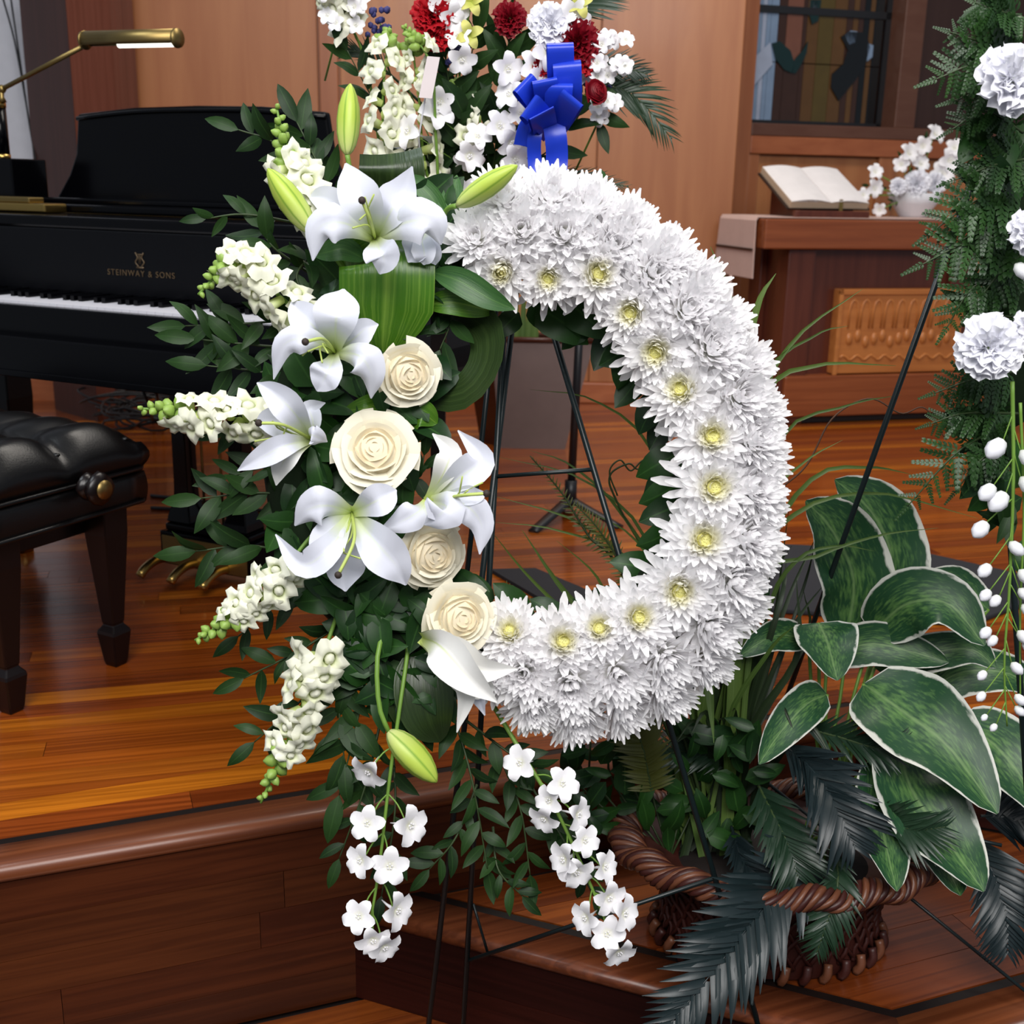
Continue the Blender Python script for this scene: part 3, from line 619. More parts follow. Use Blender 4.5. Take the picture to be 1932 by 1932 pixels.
# planter pot
pt_ = thing('planter_pot', 'square tapered planter pot with grey front face behind the wreath', 'planter', (atZ(1000, 842, SZ)))
pz0 = SZ; pyy = 4.55
def pq(x, y, d): return atY(x, y, d)
tl, tr, bl_, br = atY(926, 640, pyy), atY(1122, 645, pyy), atY(944, 838, pyy), atY(1066, 838, pyy); tb = atY(872, 660, pyy+.16); bb_ = atY(906, 832, pyy+.13)
for q in (bl_, br, bb_): q.z = SZ
zt_ = tl.z
def up_(p): return V((p.x, p.y, zt_))
tl, tr, tb = up_(tl), up_(tr), up_(tb); tr2 = tr+(tb-tl)*1.0; br2 = br+(bb_-bl_)
M['pot_front'] = plain('grey_glazed_clay', (118, 100, 96), .35, .5, var=.25, sc=14); M['pot_side'] = plain('brown_glazed_clay', (74, 38, 26), .3, .5)
MB().add([tl, tr, br, bl_], [(0, 3, 2, 1)]); 
pf = MB(); th = V((0, .02, 0)); pf.add([bl_, br, tr, tl, bl_+th, br+th, tr+th, tl+th], [(0, 1, 2, 3), (7, 6, 5, 4), (0, 4, 5, 1), (1, 5, 6, 2), (2, 6, 7, 3), (3, 7, 4, 0)]); pf.build('front_wall', M['pot_front'], pt_, False)
pf = MB(); pf.add([bb_, bl_, tl, tb, br2, br, tr, tr2], [(0, 1, 2, 3), (5, 4, 7, 6), (4, 0, 3, 7), (1, 0, 4, 5)]); pf.build('side_walls', M['pot_side'], pt_, False)
MB().add([up_(tl)-V((0, 0, .03)), up_(tr)-V((0, 0, .03)), tr2-V((0, 0, .03)), tb-V((0, 0, .03))], [(0, 1, 2, 3)])
so_ = MB(); dz = V((0, 0, .03)); so_.add([tl-dz, tr-dz, tr2-dz, tb-dz], [(0, 1, 2, 3)]); so_.build('soil', M['slab'], pt_, False)
MB().tube([tl, tr, tr2, tb, tl], .012, 6).build('rim', M['pot_side'], pt_)
# black tripod stand
tb_ = atZ(1075, 975, SZ); ts = thing('tripod_stand', 'black metal tripod stand with a thin upright pole behind the wreath', 'stand', tb_)
tp0 = atY(1090, 560, tb_.y); tp0.x = tb_.x+.0
MB().tube([tb_+V((0, 0, .04)), V((tb_.x+.015, tb_.y, 1.2))], .013, 10).tube([tb_+V((0, 0, .04)), tb_+V((0, 0, .12))], .02, 10).build('pole', M['blackmetal'], ts)
for ex, ey in ((1005, 998), (1172, 990), (1070, 955)):
    e = atZ(ex, ey, SZ+.012); MB().ribbon([tb_+V((0, 0, .07)), tb_.lerp(e, .5)+V((0, 0, .035)), e], .045, (0, 0, 1), lambda t: 1-.2*t, cup=-.4).build('foot', M['blackmetal'], ts).modifiers.new('s', 'SOLIDIFY').thickness = .006
# cables
cb = [[(20, -5, 5.3), (40, 130, 5.25), (58, 250, 5.2), (75, 330, 5.1)], [(5, -5, 5.3), (28, 80, 5.25), (50, 200, 5.2), (72, 335, 5.1)]]
for i, (c, lb) in enumerate(zip(cb, ('thin black cable hanging down the white wall nearest the pillar', 'thin black cable hanging slack further along the white wall'))):
    t = thing('hanging_cable', lb, 'cable', atY(*c[0])); MB().tube([atY(*q) for q in c], .004, 5, n=16).build('cable', M['rubber'], t)
cl = thing('cable_tangle', 'tangle of black cables on the stage under the piano', 'cables', atZ(280, 790, SZ+.05)); cl['kind'] = 'stuff'
for i in range(9):
    c = atZ(290+R.uniform(-40, 40), 800+R.uniform(-10, 20), SZ+.01); P = []
    for k in range(14):
        a = k*.9+i; rr2 = .12+.06*R.random(); P.append(c+V((math.cos(a)*rr2*1.5, math.sin(a)*rr2, .03+.1*R.random())))
    MB().tube(P, .005, 5, n=50).build('cable_loop', M['rubber'], cl)
for i, (c, lb) in enumerate((([(285, 935), (420, 950), (600, 985), (720, 1010)], 'black cable lying on the stage beside the bench'), ([(285, 958), (400, 965), (520, 985), (640, 1003)], 'second black cable lying on the stage nearer the bench legs'))):
    t = thing('floor_cable', lb, 'cable', atZ(*c[0], SZ)); MB().tube([atZ(*q, SZ+.006) for q in c], .006, 6, n=16).build('cable', M['rubber'], t)
for x0, y0, x1, y1, lb in ((255, 690, 280, 760, 'black cable dropping from the piano near the pillar'), (295, 690, 297, 750, 'black cable dropping straight down behind the pedal lyre')):
    t = thing('dropping_cable', lb, 'cable', atY(x0, y0, 3.6)); MB().tube([atY(x0, y0-30, 3.6), atY((x0+x1)/2-4, (y0+y1)/2, 3.62), atY(x1, y1, 3.65), atZ(x1+10, 800, SZ+.01)], .005, 5, n=12).build('cable', M['rubber'], t)
# ================================================================ FLOWER AND LEAF KITS
def petalmat(name, tip, base, b0=.1, b1=.35, rough=.55, tl=.22, rib=None, rw=.06):
    m = NT(name); u, v = m.uvs(); col = m.mix(m.ramp(v, [(b0, 0.), (b1, 1.)]), C(base), C(tip))
    if rib:
        d = m.math('ABSOLUTE', m.math('SUBTRACT', u, .5)); k = m.math('MULTIPLY', m.ramp(d, [(0., 1.), (rw, 0.)]), m.ramp(v, [(.0, .9), (.75, .0)])); col = m.mix(k, col, C(rib))
    m.bump(m.noise(30, m.mapping(m.coord('UV'), (.12, 2, 1))), .12)
    return m.fin(col, rough, .3, tl=tl)
M['lily'] = petalmat('lily_petal', (222, 224, 236), (206, 220, 130), .02, .28, .5, .12, (222, 232, 196))
M['lily_out'] = petalmat('lily_petal_outside', (236, 235, 232), (196, 212, 120), .03, .3, .5, .12, (186, 206, 84), .06)
M['rose'] = petalmat('rose_petal', (240, 234, 214), (226, 226, 170), .0, .35, .5, .14)
M['rose_in'] = petalmat('rose_heart_petal', (242, 230, 202), (246, 222, 172), .0, .5, .5, .16)
M['mum'] = petalmat('chrysanthemum_petal', (254, 253, 254), (250, 250, 244), .05, .5, .5, .42)
m_ = NT('chrysanthemum_inner'); ln = m_.n('ShaderNodeVectorMath', operation='LENGTH'); mp_ = m_.n('ShaderNodeMapping'); mp_.inputs['Scale'].default_value = (1, 1, 0); m_.l(m_.coord(), mp_.inputs[0]); m_.l(mp_.outputs[0], ln.inputs[0])
M['mum_in'] = m_.fin(m_.ramp(ln.outputs['Value'], [(.0, C((244, 240, 190))), (.16, C((248, 246, 228))), (.34, C((254, 253, 254)))]), .5, .3, tl=.42)
M['mum_eye'] = plain('chrysanthemum_eye', (228, 224, 150), .6)
M['snap'] = petalmat('snapdragon_petal', (238, 238, 218), (200, 216, 130), .15, .7, .6, .14)
M['delph'] = petalmat('delphinium_petal', (249, 247, 250), (236, 236, 214), .0, .3, .55, .14)
M['carn'] = petalmat('white_carnation_petal', (240, 240, 246), (230, 232, 224), .1, .6, .6, .14)
M['red'] = petalmat('red_carnation_petal', (176, 12, 28), (90, 4, 14), .1, .8, .6, .15)
M['deepred'] = petalmat('deep_red_petal', (128, 8, 26), (60, 2, 10), .1, .8, .5, .15)
M['violet'] = plain('blue_violet_petal', (52, 52, 110), .7)
M['bud'] = petalmat('lily_bud_skin', (176, 200, 74), (206, 216, 130), .0, .5, .4, .1, (104, 150, 40), .04)
m_ = NT('lily_bud_ridged'); u, v = m_.uvs(); s3 = m_.math('ABSOLUTE', m_.math('SUBTRACT', m_.math('FRACT', m_.math('MULTIPLY', u, 6.)), .5)); k_ = m_.ramp(s3, [(.0, .85), (.16, 0.)])
M['bud'] = m_.fin(m_.mix(k_, m_.mix(m_.ramp(v, [(0., 0.), (.5, 1.)]), C((214, 222, 150)), C((184, 206, 84))), C((112, 156, 46))), .42, .4, tl=.08)
M['budgreen'] = plain('green_bud', (150, 182, 84), .5, var=.3, sc=60)
M['stem'] = plain('green_stem', (112, 150, 58), .5)
M['stemdark'] = plain('dark_green_stem', (48, 66, 30), .55)
M['stamen'] = plain('pale_green_stamen', (190, 206, 110), .5)
M['anther'] = plain('dark_anther', (52, 40, 34), .7)
M['ruscus'] = leafmat('ruscus_leaf', (18, 38, 18), (38, 66, 26), (50, 80, 36), .5, spec=.25)
M['salal'] = leafmat('salal_leaf', (14, 36, 20), (38, 76, 26), (58, 98, 42), .42, spec=.3)
M['lilyleaf'] = leafmat('lily_leaf', (40, 78, 38), (56, 100, 44), (84, 124, 60), .35, .12, 9)
M['strap'] = leafmat('strap_leaf', (44, 88, 18), (70, 118, 22), (124, 160, 60), .3, .2, 7)
M['ti'] = leafmat('ti_leaf', (34, 52, 24), (44, 62, 28), (58, 78, 38), .35, .12, 6)
M['fern'] = leafmat('fern_leaf', (22, 48, 20), (46, 80, 32), None, .45, .15)
M['palm'] = leafmat('palm_leaf', (26, 44, 34), (44, 66, 44), None, .45, .1)
M['cycad'] = leafmat('cycad_leaf', (15, 25, 30), (27, 41, 43), None, .4, .05)
M['cycad_g'] = leafmat('green_cycad_leaf', (22, 44, 30), (34, 60, 38), None, .4, .08)
M['grass'] = leafmat('grass_blade', (60, 88, 34), (96, 122, 52), (110, 136, 70), .5, .2)
M['grass_shaded'] = leafmat('shaded_grass_blade', (20, 34, 18), (40, 58, 28), (52, 70, 36), .5, .15)  # shaded copy of the grass, the gloom low in the clump put into its colour
M['moss'] = plain('mossy_foam', (20, 34, 16), .9, .2, bump=.6, bsc=60)
# variegated: green heart, pale midrib, cream edge (a true leaf pattern)
m_ = NT('variegated_leaf'); u, v = m_.uvs(); d_ = m_.math('ABSOLUTE', m_.math('SUBTRACT', u, .5)); nz_ = m_.noise(9, m_.coord('UV'))
e_ = m_.ramp(m_.math('ADD', d_, m_.math('MULTIPLY', m_.math('SUBTRACT', nz_, .35), .14)), [(.465, 0.), (.49, 1.)])
g_ = m_.mix(m_.ramp(m_.math('ADD', m_.math('MULTIPLY', m_.noise(16, m_.mapping(m_.coord('UV'), (.6, 1.2, 1))), .8), m_.math('MULTIPLY', d_, -.5)), [(.25, 0.), (.55, 1.)]), C((34, 72, 44)), C((96, 136, 72)))
g_ = m_.mix(m_.ramp(d_, [(0., .7), (.03, 0.)]), g_, C((120, 150, 96))); M['varieg'] = m_.fin(m_.mix(e_, g_, C((214, 214, 204))), .42, .4, tl=.1)
# ---- unit leaf meshes along +x
def unit_leaf(w, prof=prof_leaf, bend=.12, cup=.25, n=6, nc=2, wave=0):
    b = MB().ribbon([(0, 0, 0), (.33, 0, bend*.8), (.66, 0, bend), (1, 0, 0)], w, (0, 0, 1), prof, cup, nc, n, wave); return mesh('leaf', b.v, b.f, b.uv)
LV = {'ruscus': [unit_leaf(.36, bend=b, cup=c) for b, c in ((.1, .3), (-.08, .2), (.16, -.2))], 'salal': [unit_leaf(.62, prof_broad, b, c) for b, c in ((.1, .3), (.14, -.15), (-.06, .25))], 'narrow': [unit_leaf(.2, bend=.08, cup=.4)]}
def own(ms, mat): return [(lambda c: (c.materials.append(mat), c)[1])(m.copy()) for m in ms]
LR, LS, LN = own(LV['ruscus'], M['ruscus']), own(LV['salal'], M['salal']), own(LV['narrow'], M['ruscus'])
# ---- chrysanthemum (unit radius, axis +z)
def strap(el, L, w, curl, r0=.08, cup=.5, n=4, up=0):
    b = MB(); P = []; a = el; p = V((r0, 0, up)); k = 5
    for i in range(k+1):
        P.append(p.copy()); a2 = a+curl*(i/k); p = p+V((math.cos(a2), 0, math.sin(a2)))*(L/k)
    b.ribbon(P, w, (-math.sin(el), 0, math.cos(el)), prof_strap, cup, 2, n); return b
MUMP = []
for el, L, c in ((-.05, .95, .5), (.1, .9, .35), (-.2, .98, .75), (.0, .92, -.35)):
    b = strap(el, L, .165, c, n=6); me = mesh('petal', b.v, b.f, b.uv); me.materials.append(M['mum']); MUMP.append(me)
def mum_inner(seed, closed=0):
    rr = random.Random(seed); B = MB()
    for n, L, el, c, w, up in ((20, .93, .2, .7, .17, .0), (20, .87, .36, .75, .165, .03), (19, .8, .52, .8, .16, .06), (18, .71, .68, .8, .15, .1), (16, .61, .84, .75, .14, .14), (14, .5, 1.0, .6, .13, .18), (11, .4, 1.2, .4, .11, .2)):
        o = rr.random()*6
        for i in range(n):
            b = strap(el+rr.uniform(-.12, .12)+closed*.3, L*rr.uniform(.86, 1.06), w, c*rr.uniform(.4, 1.5), .06, .5, 4, up); q = Matrix.Rotation(o+6.283*(i+rr.uniform(-.25, .25))/n, 3, 'Z')
            B.add([q @ V(p) for p in b.v], b.f, b.uv)
    me = mesh('inner_petals', B.v, B.f, B.uv); me.materials.append(M['mum_in']); return me
MUMI = [mum_inner(i) for i in range(4)]; MUMC = mum_inner(9, 1.0); MUMF = [mum_inner(20+i, .4) for i in range(3)]
for q_ in MUMF: q_.materials.clear(); q_.materials.append(M['mum'])
b = MB().ball((0, 0, .36), .15, 10, 5, sq=(1, 1, .7))
for i in range(14): a = i*2.4; r_ = .02+.009*i; b.ball((math.cos(a)*r_, math.sin(a)*r_, .46-.003*i), .022, 5, 3)
MUME = mesh('eye', b.v, b.f, b.uv); MUME.materials.append(M['mum_eye'])
def mum(loc, face, r, label, group, closed=False, nout=15, name='chrysanthemum', full=False):
    o = thing(name, label, 'flower', loc, group=group, local=True); o.rotation_mode = 'QUATERNION'
    o.matrix_world = Matrix.Translation(loc) @ (frame(face) @ Matrix.Rotation(R.random()*6.28, 3, 'Z')).to_4x4() @ Matrix.Diagonal((r, r, r, 1))
    i_ = link('inner_petals', MUMC if closed else R.choice(MUMF if full else MUMI), None, o); i_['kind'] = 'stuff'
    if not full: link('eye', MUME, None, o)
    for k in range(nout):
        p = link('petal', R.choice(MUMP), None, o); p.rotation_euler = (0, (-.35 if closed else 0)+R.uniform(-.1, .12), 6.283*(k+R.uniform(-.3, .3))/nout); p.scale = (R.uniform(.88, 1.12),)*3
    return o
# ---- lily from pixel targets on the wreath plane
def lily(c, off, petals, pist, label, base=None, outside=False, back=.03, stam=4):
    """petals: (via points..., tip) as (x,y,off) lists with width in px"""
    c0 = wr(c[0], c[1], off); o = thing('lily', label, 'flower', c0, group='white lilies in the wreath spray')
    root = wr(base[0], base[1], off-back) if base else wr(c[0], c[1], off-back)
    for i, (pts, w, cup, mt) in enumerate(petals):
        P = [root]+[wr(x, y, off+d) for x, y, d in pts]
        MB().ribbon(P, w*.9*PXM, WN, prof_petal, cup, 8, 16, .13, 1.6, rib=.16).build('petal', M[mt or 'lily'], o)
    if pist:
        P = [root]+[wr(x, y, off+d) for x, y, d in pist]
        MB().tube(P, .0022, 6, n=10).build('pistil', M['stamen'], o); MB().ball(P[-1], .0048, 8, 5).build('stigma', M['anther'], o)
        for k in range(stam):
            e = P[-1]+V((R.uniform(-.03, .03), R.uniform(-.005, .01), R.uniform(-.03, .03))); MB().tube([root, (P[0]+P[-1])/2+V((R.uniform(-.008, .008), 0, R.uniform(-.008, .008))), root.lerp(e, .8)], .0012, 5, n=6).build('stamen', M['stamen'], o)
    return o
def lilybud(p0, p1, w, label, stem=None, at=None, group='lily buds in the wreath spray', mt='bud'):
    a, b = V(p0), V(p1); o = thing('lily_bud', label, 'flower bud', a, group=group); L = (b-a).length; mm = frame(b-a)
    pr = [(w*.5*k, L*t) for t, k in ((0, .22), (.06, .5), (.15, .74), (.3, .94), (.5, 1), (.68, .9), (.83, .66), (.94, .36), (1, .08))]
    MB().lathe(pr, 36, a, M=mm, lob=.08).build('bud', M[mt], o)
    if stem: MB().tube([a]+[V(s) for s in stem], (.0035, .0035), 6, n=10).build('stem', M['stem'], o)
    return o
# ---- rose (unit radius, axis +z)
def rosepetal(r0, r1, h, a, curl, rot, z0=-.5):
    B = MB(); v = []; f = []; uv = []; n, m = 6, 8
    for i in range(n+1):
        t = i/n
        for j in range(m+1):
            s = 2*j/m-1; ang = s*a*(.55+.45*math.sin(t*1.9)); top = 1-.36*abs(s)**2.6
            rr = r0*math.sin(min(1, t*1.4)*1.57)*.9+(r1-r0)*t**1.5+curl*max(0, t-.72)**1.0*(1+.5*abs(s)); z = z0+h*t*top-curl*.55*max(0, t-.8)*1.2
            v.append((rr*math.cos(ang+rot), rr*math.sin(ang+rot), z)); uv.append(((s+1)/2, t))
    for i in range(n):
        for j in range(m): k = i*(m+1)+j; f.append((k, k+1, k+m+2, k+m+1))
    B.add(v, f, uv); return B
def rose(loc, face, r, label, mt='rose', mt2='rose_in', name='rose', group='cream roses in the wreath spray', tight=1):
    o = thing(name, label, 'flower', loc, group=group, local=True); o.rotation_mode = 'QUATERNION'
    o.matrix_world = Matrix.Translation(loc) @ (frame(face) @ Matrix.Rotation(R.random()*6.28, 3, 'Z')).to_4x4() @ Matrix.Diagonal((r, r, r, 1))
    rot = 0
    for k, (n, r0, r1, h, a, c, m) in enumerate(((3, .10, .13, .92, 1.3, .05, mt2), (3, .19, .24, .92, 1.3, .08, mt2), (4, .3, .36, .92, 1.15, .14, mt2), (4, .41, .48, .9, 1.1, .25, mt2), (5, .52, .6, .84, 1.0, .4, mt), (5, .63, .73, .76, .95, .6, mt), (6, .74, .9, .64, .9, .85, mt))):
        for i in range(n):
            rot_ = rot+6.283*(i+R.uniform(-.12, .12))/n; b = rosepetal(r0, r1*tight, h*R.uniform(.95, 1.05), a, c*R.uniform(.7, 1.2), rot_); b.build('petal', M[m], o)
        rot += .7
    b = MB()
    for i in range(5): b.ribbon([(0, 0, -.5), (.35*math.cos(i*1.256), .35*math.sin(i*1.256), -.5), (.8*math.cos(i*1.256), .8*math.sin(i*1.256), -.42)], .25, (0, 0, 1), prof_leaf)
    b.build('sepals', M['stem'], o); MB().lathe([(.02, -.5), (.5, -.3), (.66, .0), (.5, .2), (.3, .3), (.05, .34)], 20).build('heart', M[mt2], o); return o
# ---- snapdragon floret (unit, axis +z) and stalk
def floret(seed):
    rr = random.Random(seed); B = MB(); n, m = 8, 22; v = []; f = []; uv = []; ph = [rr.random()*6 for _ in range(4)]
    for i in range(n+1):
        t = i/n
        for j in range(m):
            a = 6.283*j/m; lob = .5+.5*math.cos(5*a)
            fl = smooth01((t-.45)/.55); r = .2+.12*t+fl*(.26+.24*lob+.06*math.sin(9*a+ph[0])); z = .95*min(1, t*1.5)-fl*(.18+.2*(1-lob))*1.1+fl*.1*math.sin(7*a+ph[1])+fl*.22*math.cos(a)
            v.append((r*math.cos(a), r*math.sin(a)*.85, z)); uv.append((j/m, t))
    for i in range(n):
        for j in range(m): f.append((i*m+j, i*m+(j+1) % m, (i+1)*m+(j+1) % m, (i+1)*m+j))
    B.add(v, f, uv); B.ball((0, 0, .62), .24, 8, 5, sq=(1, .8, .8)); me = mesh('blossom', B.v, B.f, B.uv); me.materials.append(M['snap']); return me
FLR = [floret(i) for i in range(4)]
b = MB().lathe([(.05, 0), (.4, .25), (.5, .55), (.36, .95), (.06, 1.25)], 8, lob=.1, nl=4); BUDM = mesh('bud', b.v, b.f, b.uv); BUDM.materials.append(M['budgreen'])
b = MB()
for k in range(5):
    a = 6.283*k/5; d = V((math.cos(a), math.sin(a), 0)); b.ribbon([V((0, 0, .1)), d*.45+V((0, 0, .3)), d*.85+V((0, 0, .38)), d*1.08+V((0, 0, .22))], .86, (0, 0, 1), prof_broad, .25, 2, 6)
b.tube([(0, 0, .1), (0, .1, -.5), (0, .25, -1.0)], (.12, .03), 6)
for k in range(5): b.ball((.12*math.cos(k*1.256), .12*math.sin(k*1.256), .34), .06, 5, 3)
DEL = mesh('blossom', b.v, b.f, b.uv); DEL.materials.append(M['delph'])
def stalk(pts, label, r0, nb=9, nbud=9, group='white snapdragon stalks', name='snapdragon', cat='flower', meshes=None, face=None, bare=.1, spread=1., buds=True, budtip=.32, view=V((0, -1, .15)), stemr=.0032):
    P = [V(p) for p in pts]; o = thing(name, label, cat, P[0], group=group); S = bez(P, 40); MB().tube(S, (stemr, stemr*.55), 6).build('stem', M['stem'], o)
    ms = meshes or FLR
    for i in range(nb):
        t = bare+(1-bare-budtip*.8)*(i+.5)/nb; k = t*40; j = int(k); p = S[min(j, 40)]; T = (S[min(j+1, 40)]-S[max(j-1, 0)]).normalized()
        side = T.cross(view).normalized()*(1 if i % 2 else -1)*R.uniform(.3, 1)*spread; d = (side+view*R.uniform(.35, .9)+T*R.uniform(-.1, .35)).normalized(); s = r0*(1.3-.6*t)*R.uniform(.85, 1.15)
        put(R.choice(ms), None, 'blossom', o, p+d*.002, d, s, R.random()*6)
    if buds:
        for i in range(nbud):
            t = 1-budtip+budtip*(i+.3)/nbud; k = t*40; j = int(k); p = S[min(j, 40)]; T = (S[min(j+1, 40)]-S[max(j-1, 0)]).normalized()
            side = Quaternion(T, i*2.4) @ T.orthogonal(); d = (side+T*.7+view*.3).normalized(); s = r0*(.62-.42*(i/nbud)); put(BUDM, None, 'bud', o, p, d, s, 0)
    return o
# ---- carnation
def carn_mesh(seed, mat):
    rr = random.Random(seed); B = MB()
    for n, L, el in ((9, 1.0, .1), (9, .92, .45), (8, .8, .8), (6, .62, 1.1), (4, .45, 1.35)):
        o = rr.random()*6
        for i in range(n):
            ph = rr.random()*6; q = Matrix.Rotation(o+6.283*(i+rr.uniform(-.3, .3))/n, 3, 'Z'); v = []; f = []; uv = []; e = el+rr.uniform(-.15, .15); LL = L*rr.uniform(.9, 1.08); a_, m_2 = 4, 10
            for a in range(a_+1):
                t = a/a_
                for c in range(m_2+1):
                    s = 2*c/m_2-1; w = .1+.5*t; rad = LL*t*(1-.1*s*s)+.04*t*math.sin(17*s+ph); z = .13*t*t*math.sin(8*s+ph)
                    v.append(q @ V((rad*math.cos(e)-z*math.sin(e), s*w*LL, rad*math.sin(e)*.8+z*math.cos(e)))); uv.append(((s+1)/2, t))
            for a in range(a_):
                for c in range(m_2): k = a*(m_2+1)+c; f.append((k, k+1, k+m_2+2, k+m_2+1))
            B.add(v, f, uv)
    me = mesh('ruffled_petals', B.v, B.f, B.uv); me.materials.append(mat); return me
CW = [carn_mesh(i, M['carn']) for i in range(2)]; CRD = carn_mesh(5, M['red']); CDR = carn_mesh(6, M['deepred'])
def carnation(loc, face, r, label, ms, group, stem=None):
    o = thing('carnation', label, 'flower', loc, group=group); p = put(ms, None, 'ruffled_petals', o, loc, face, r, R.random()*6); p['kind'] = 'stuff'
    f_ = V(face).normalized(); MB().lathe([(.1*r, -.9*r), (.28*r, -.6*r), (.3*r, 0), (.1*r, .1*r)], 8, loc, M=frame(f_)).build('calyx', M['stem'], o)
    if stem: MB().tube([V(loc)-f_*.8*r, V(stem)], .0025, 5).build('stem', M['stem'], o)
    return o
# ---- leafy sprig
def sprig(pts, label, leaf=62, n=9, off=.02, mesh_=None, N=WN, w=1., name='ruscus_sprig', group='ruscus sprigs in the wreath spray', pts3=None, ang=.85, stemm='stemdark', cat='foliage', seed=None, tip=True):
    P = pts3 or [wr(p[0], p[1], (p[2] if len(p) > 2 else off)) for p in pts]; S = bez(P, 30); o = thing(name, label, cat, S[0], group=group); ms = mesh_ or LR
    MB().tube(S, (.0022, .001), 5).build('stem', M[stemm], o); lm = leaf*PXM
    for i in range(n):
        t = .12+.86*(i+R.uniform(0, .6))/n; j = min(int(t*30), 29); p = S[j]; T = (S[j+1]-S[max(j-1, 0)]).normalized(); sd = 1 if i % 2 else -1
        q = Quaternion(N, sd*ang*R.uniform(.6, 1.25)) @ T; d = (q+V(N)*R.uniform(-.25, .4)).normalized(); leafput(R.choice(ms), None, o, p, p+d*lm*R.uniform(.75, 1.15), (V(N)+V((R.uniform(-.7, .7), 0, R.uniform(-.5, .8)))), w*R.uniform(.85, 1.15))
    if tip: T = (S[30]-S[28]).normalized(); leafput(R.choice(ms), None, o, S[30], S[30]+T*lm, N, w)
    return o
# ---- fern frond with toothed leaflets
def fern_leaflet():
    B = MB(); n = 7
    for k in range(n):
        t = (k+.5)/n; L = .17*(1-.8*t)
        for s in (-1, 1): B.ribbon([(t*.92, 0, 0), (t*.92+.06, s*L*.6, .02), (t*.92+.13, s*L, .0)], .095, (0, 0, 1), prof_leaf, .1, 2, 3)
    B.ribbon([(0, 0, .004), (1, 0, .0)], .08, (0, 0, 1), prof_leaf, 0, 2, 3); return B
b = fern_leaflet(); FERN = mesh('leaflet', b.v, b.f, b.uv); FERN.materials.append(M['fern'])
def frond(P, label, width, n=13, N=V((0, -1, .2)), ms=None, name='fern_frond', group='leatherleaf fern fronds', w=1.1, shape=lambda t: 1-.8*t, ang=.95):
    S = bez(P, 30); o = thing(name, label, 'foliage', S[0], group=group); MB().tube(S, (.002, .0008), 5).build('rachis', M['stemdark'], o)
    for i in range(n):
        t = .1+.88*i/n; j = min(int(t*30), 29); p = S[j]; T = (S[j+1]-S[max(j-1, 0)]).normalized()
        for s in (-1, 1):
            d = (Quaternion(V(N).normalized(), s*ang) @ T); d = (d+V((R.uniform(-.1, .1), R.uniform(-.15, .15), R.uniform(-.1, .05)))).normalized(); leafput(ms or FERN, None, o, p, p+d*width*shape(t)*R.uniform(.9, 1.08), V(N)+V((R.uniform(-.5, .5), 0, R.uniform(-.4, .4))), w, 'leaflet')
    leafput(ms or FERN, None, o, S[29], S[30]+(S[30]-S[28]).normalized()*width*.3, N, w, 'leaflet'); return o
def palmfrond(P, label, width, n, mt, N, name='palm_frond', group=None, lw=.09, ang=.75, droop=.15, parent=None, pname='frond', base=.1, shape=lambda t: math.sin(math.pi*(.22+.72*t))**.7):
    """narrow leaflets joined: each only a few pixels wide"""
    S = bez(P, 40); o = parent or thing(name, label, 'foliage', S[0], group=group); B = MB(); N = V(N).normalized()
    rc = MB().tube(S, (.003, .001), 5).build('rachis' if not parent else pname, M['stemdark'] if mt not in ('cycad',) else M['cycad'], o)
    for i in range(n):
        t = base+(1-base)*(i+.5)/n; j = min(int(t*40), 39); p = S[j]; T = (S[j+1]-S[max(j-1, 0)]).normalized()
        for s in (-1, 1):
            L = width*shape(t)*R.uniform(.9, 1.08); a = ang*(1.15-.5*t)*R.uniform(.9, 1.1); d = Quaternion(N, s*a) @ T; d2 = (d+N*.12).normalized()
            B.ribbon([p, p+d2*L*.5, p+d*L-N*L*droop], L*lw if lw > .02 else lw, N+V((R.uniform(-.3, .3), 0, R.uniform(-.3, .3))), prof_grass, .3, 2, 4)
    B.build('leaflets', M[mt], rc if parent else o, kind='stuff'); return o
# ================================================================ WREATH ON ITS EASEL
ez = thing('wreath_easel', 'dark green wire easel carrying the white wreath', 'easel', atZ(880, 1990, 0))
ap = wr(992, 400, -.09); fL, fR, fB = atZ(870, 2000, .004), atZ(1489, 2130, .004), atZ(796, 2040, .004)
pl_, pr_ = wr(962, 420, -.075), wr(985, 430, -.075)
legs = {}
for nm, p, q in (('l', pl_, fL), ('r', pr_, fR), ('b', ap, fB)):
    MB().tube([p, q], .0045, 8).build('leg', M['wire'], ez); legs[nm] = (p, q)
MB().tube([pl_+V((-.006, .01, 0)), fL+V((-.012, .012, .7))], .004, 6).build('leg_brace', M['wire'], ez)
def onleg(k, y):
    p, q = legs[k]
    for i in range(200):
        r_ = p.lerp(q, i/199); d = r_-CAM; yy = 966-FPX*d.dot(CU)/d.dot(CF)
        if yy > y: return r_
    return q
MB().tube([onleg('l', 896), onleg('r', 880)], .0035, 6).build('cross_bar', M['wire'], ez)
MB().tube([onleg('l', 1808), onleg('r', 1655)], .0035, 6).build('cross_bar', M['wire'], ez)
MB().tube([onleg('l', 1700)+V((.005, 0, 0)), onleg('l', 1808)+V((.035, -.002, .012))], .0025, 6).build('chain', M['wire'], ez)
MB().tube([pl_, ap, pr_], .0045, 8, n=8).build('hook', M['wire'], ez)
for p in (fL, fR, fB): MB().ball(p+V((0, 0, .004)), .008, 8, 5).build('foot_tip', M['rubber'], ez)
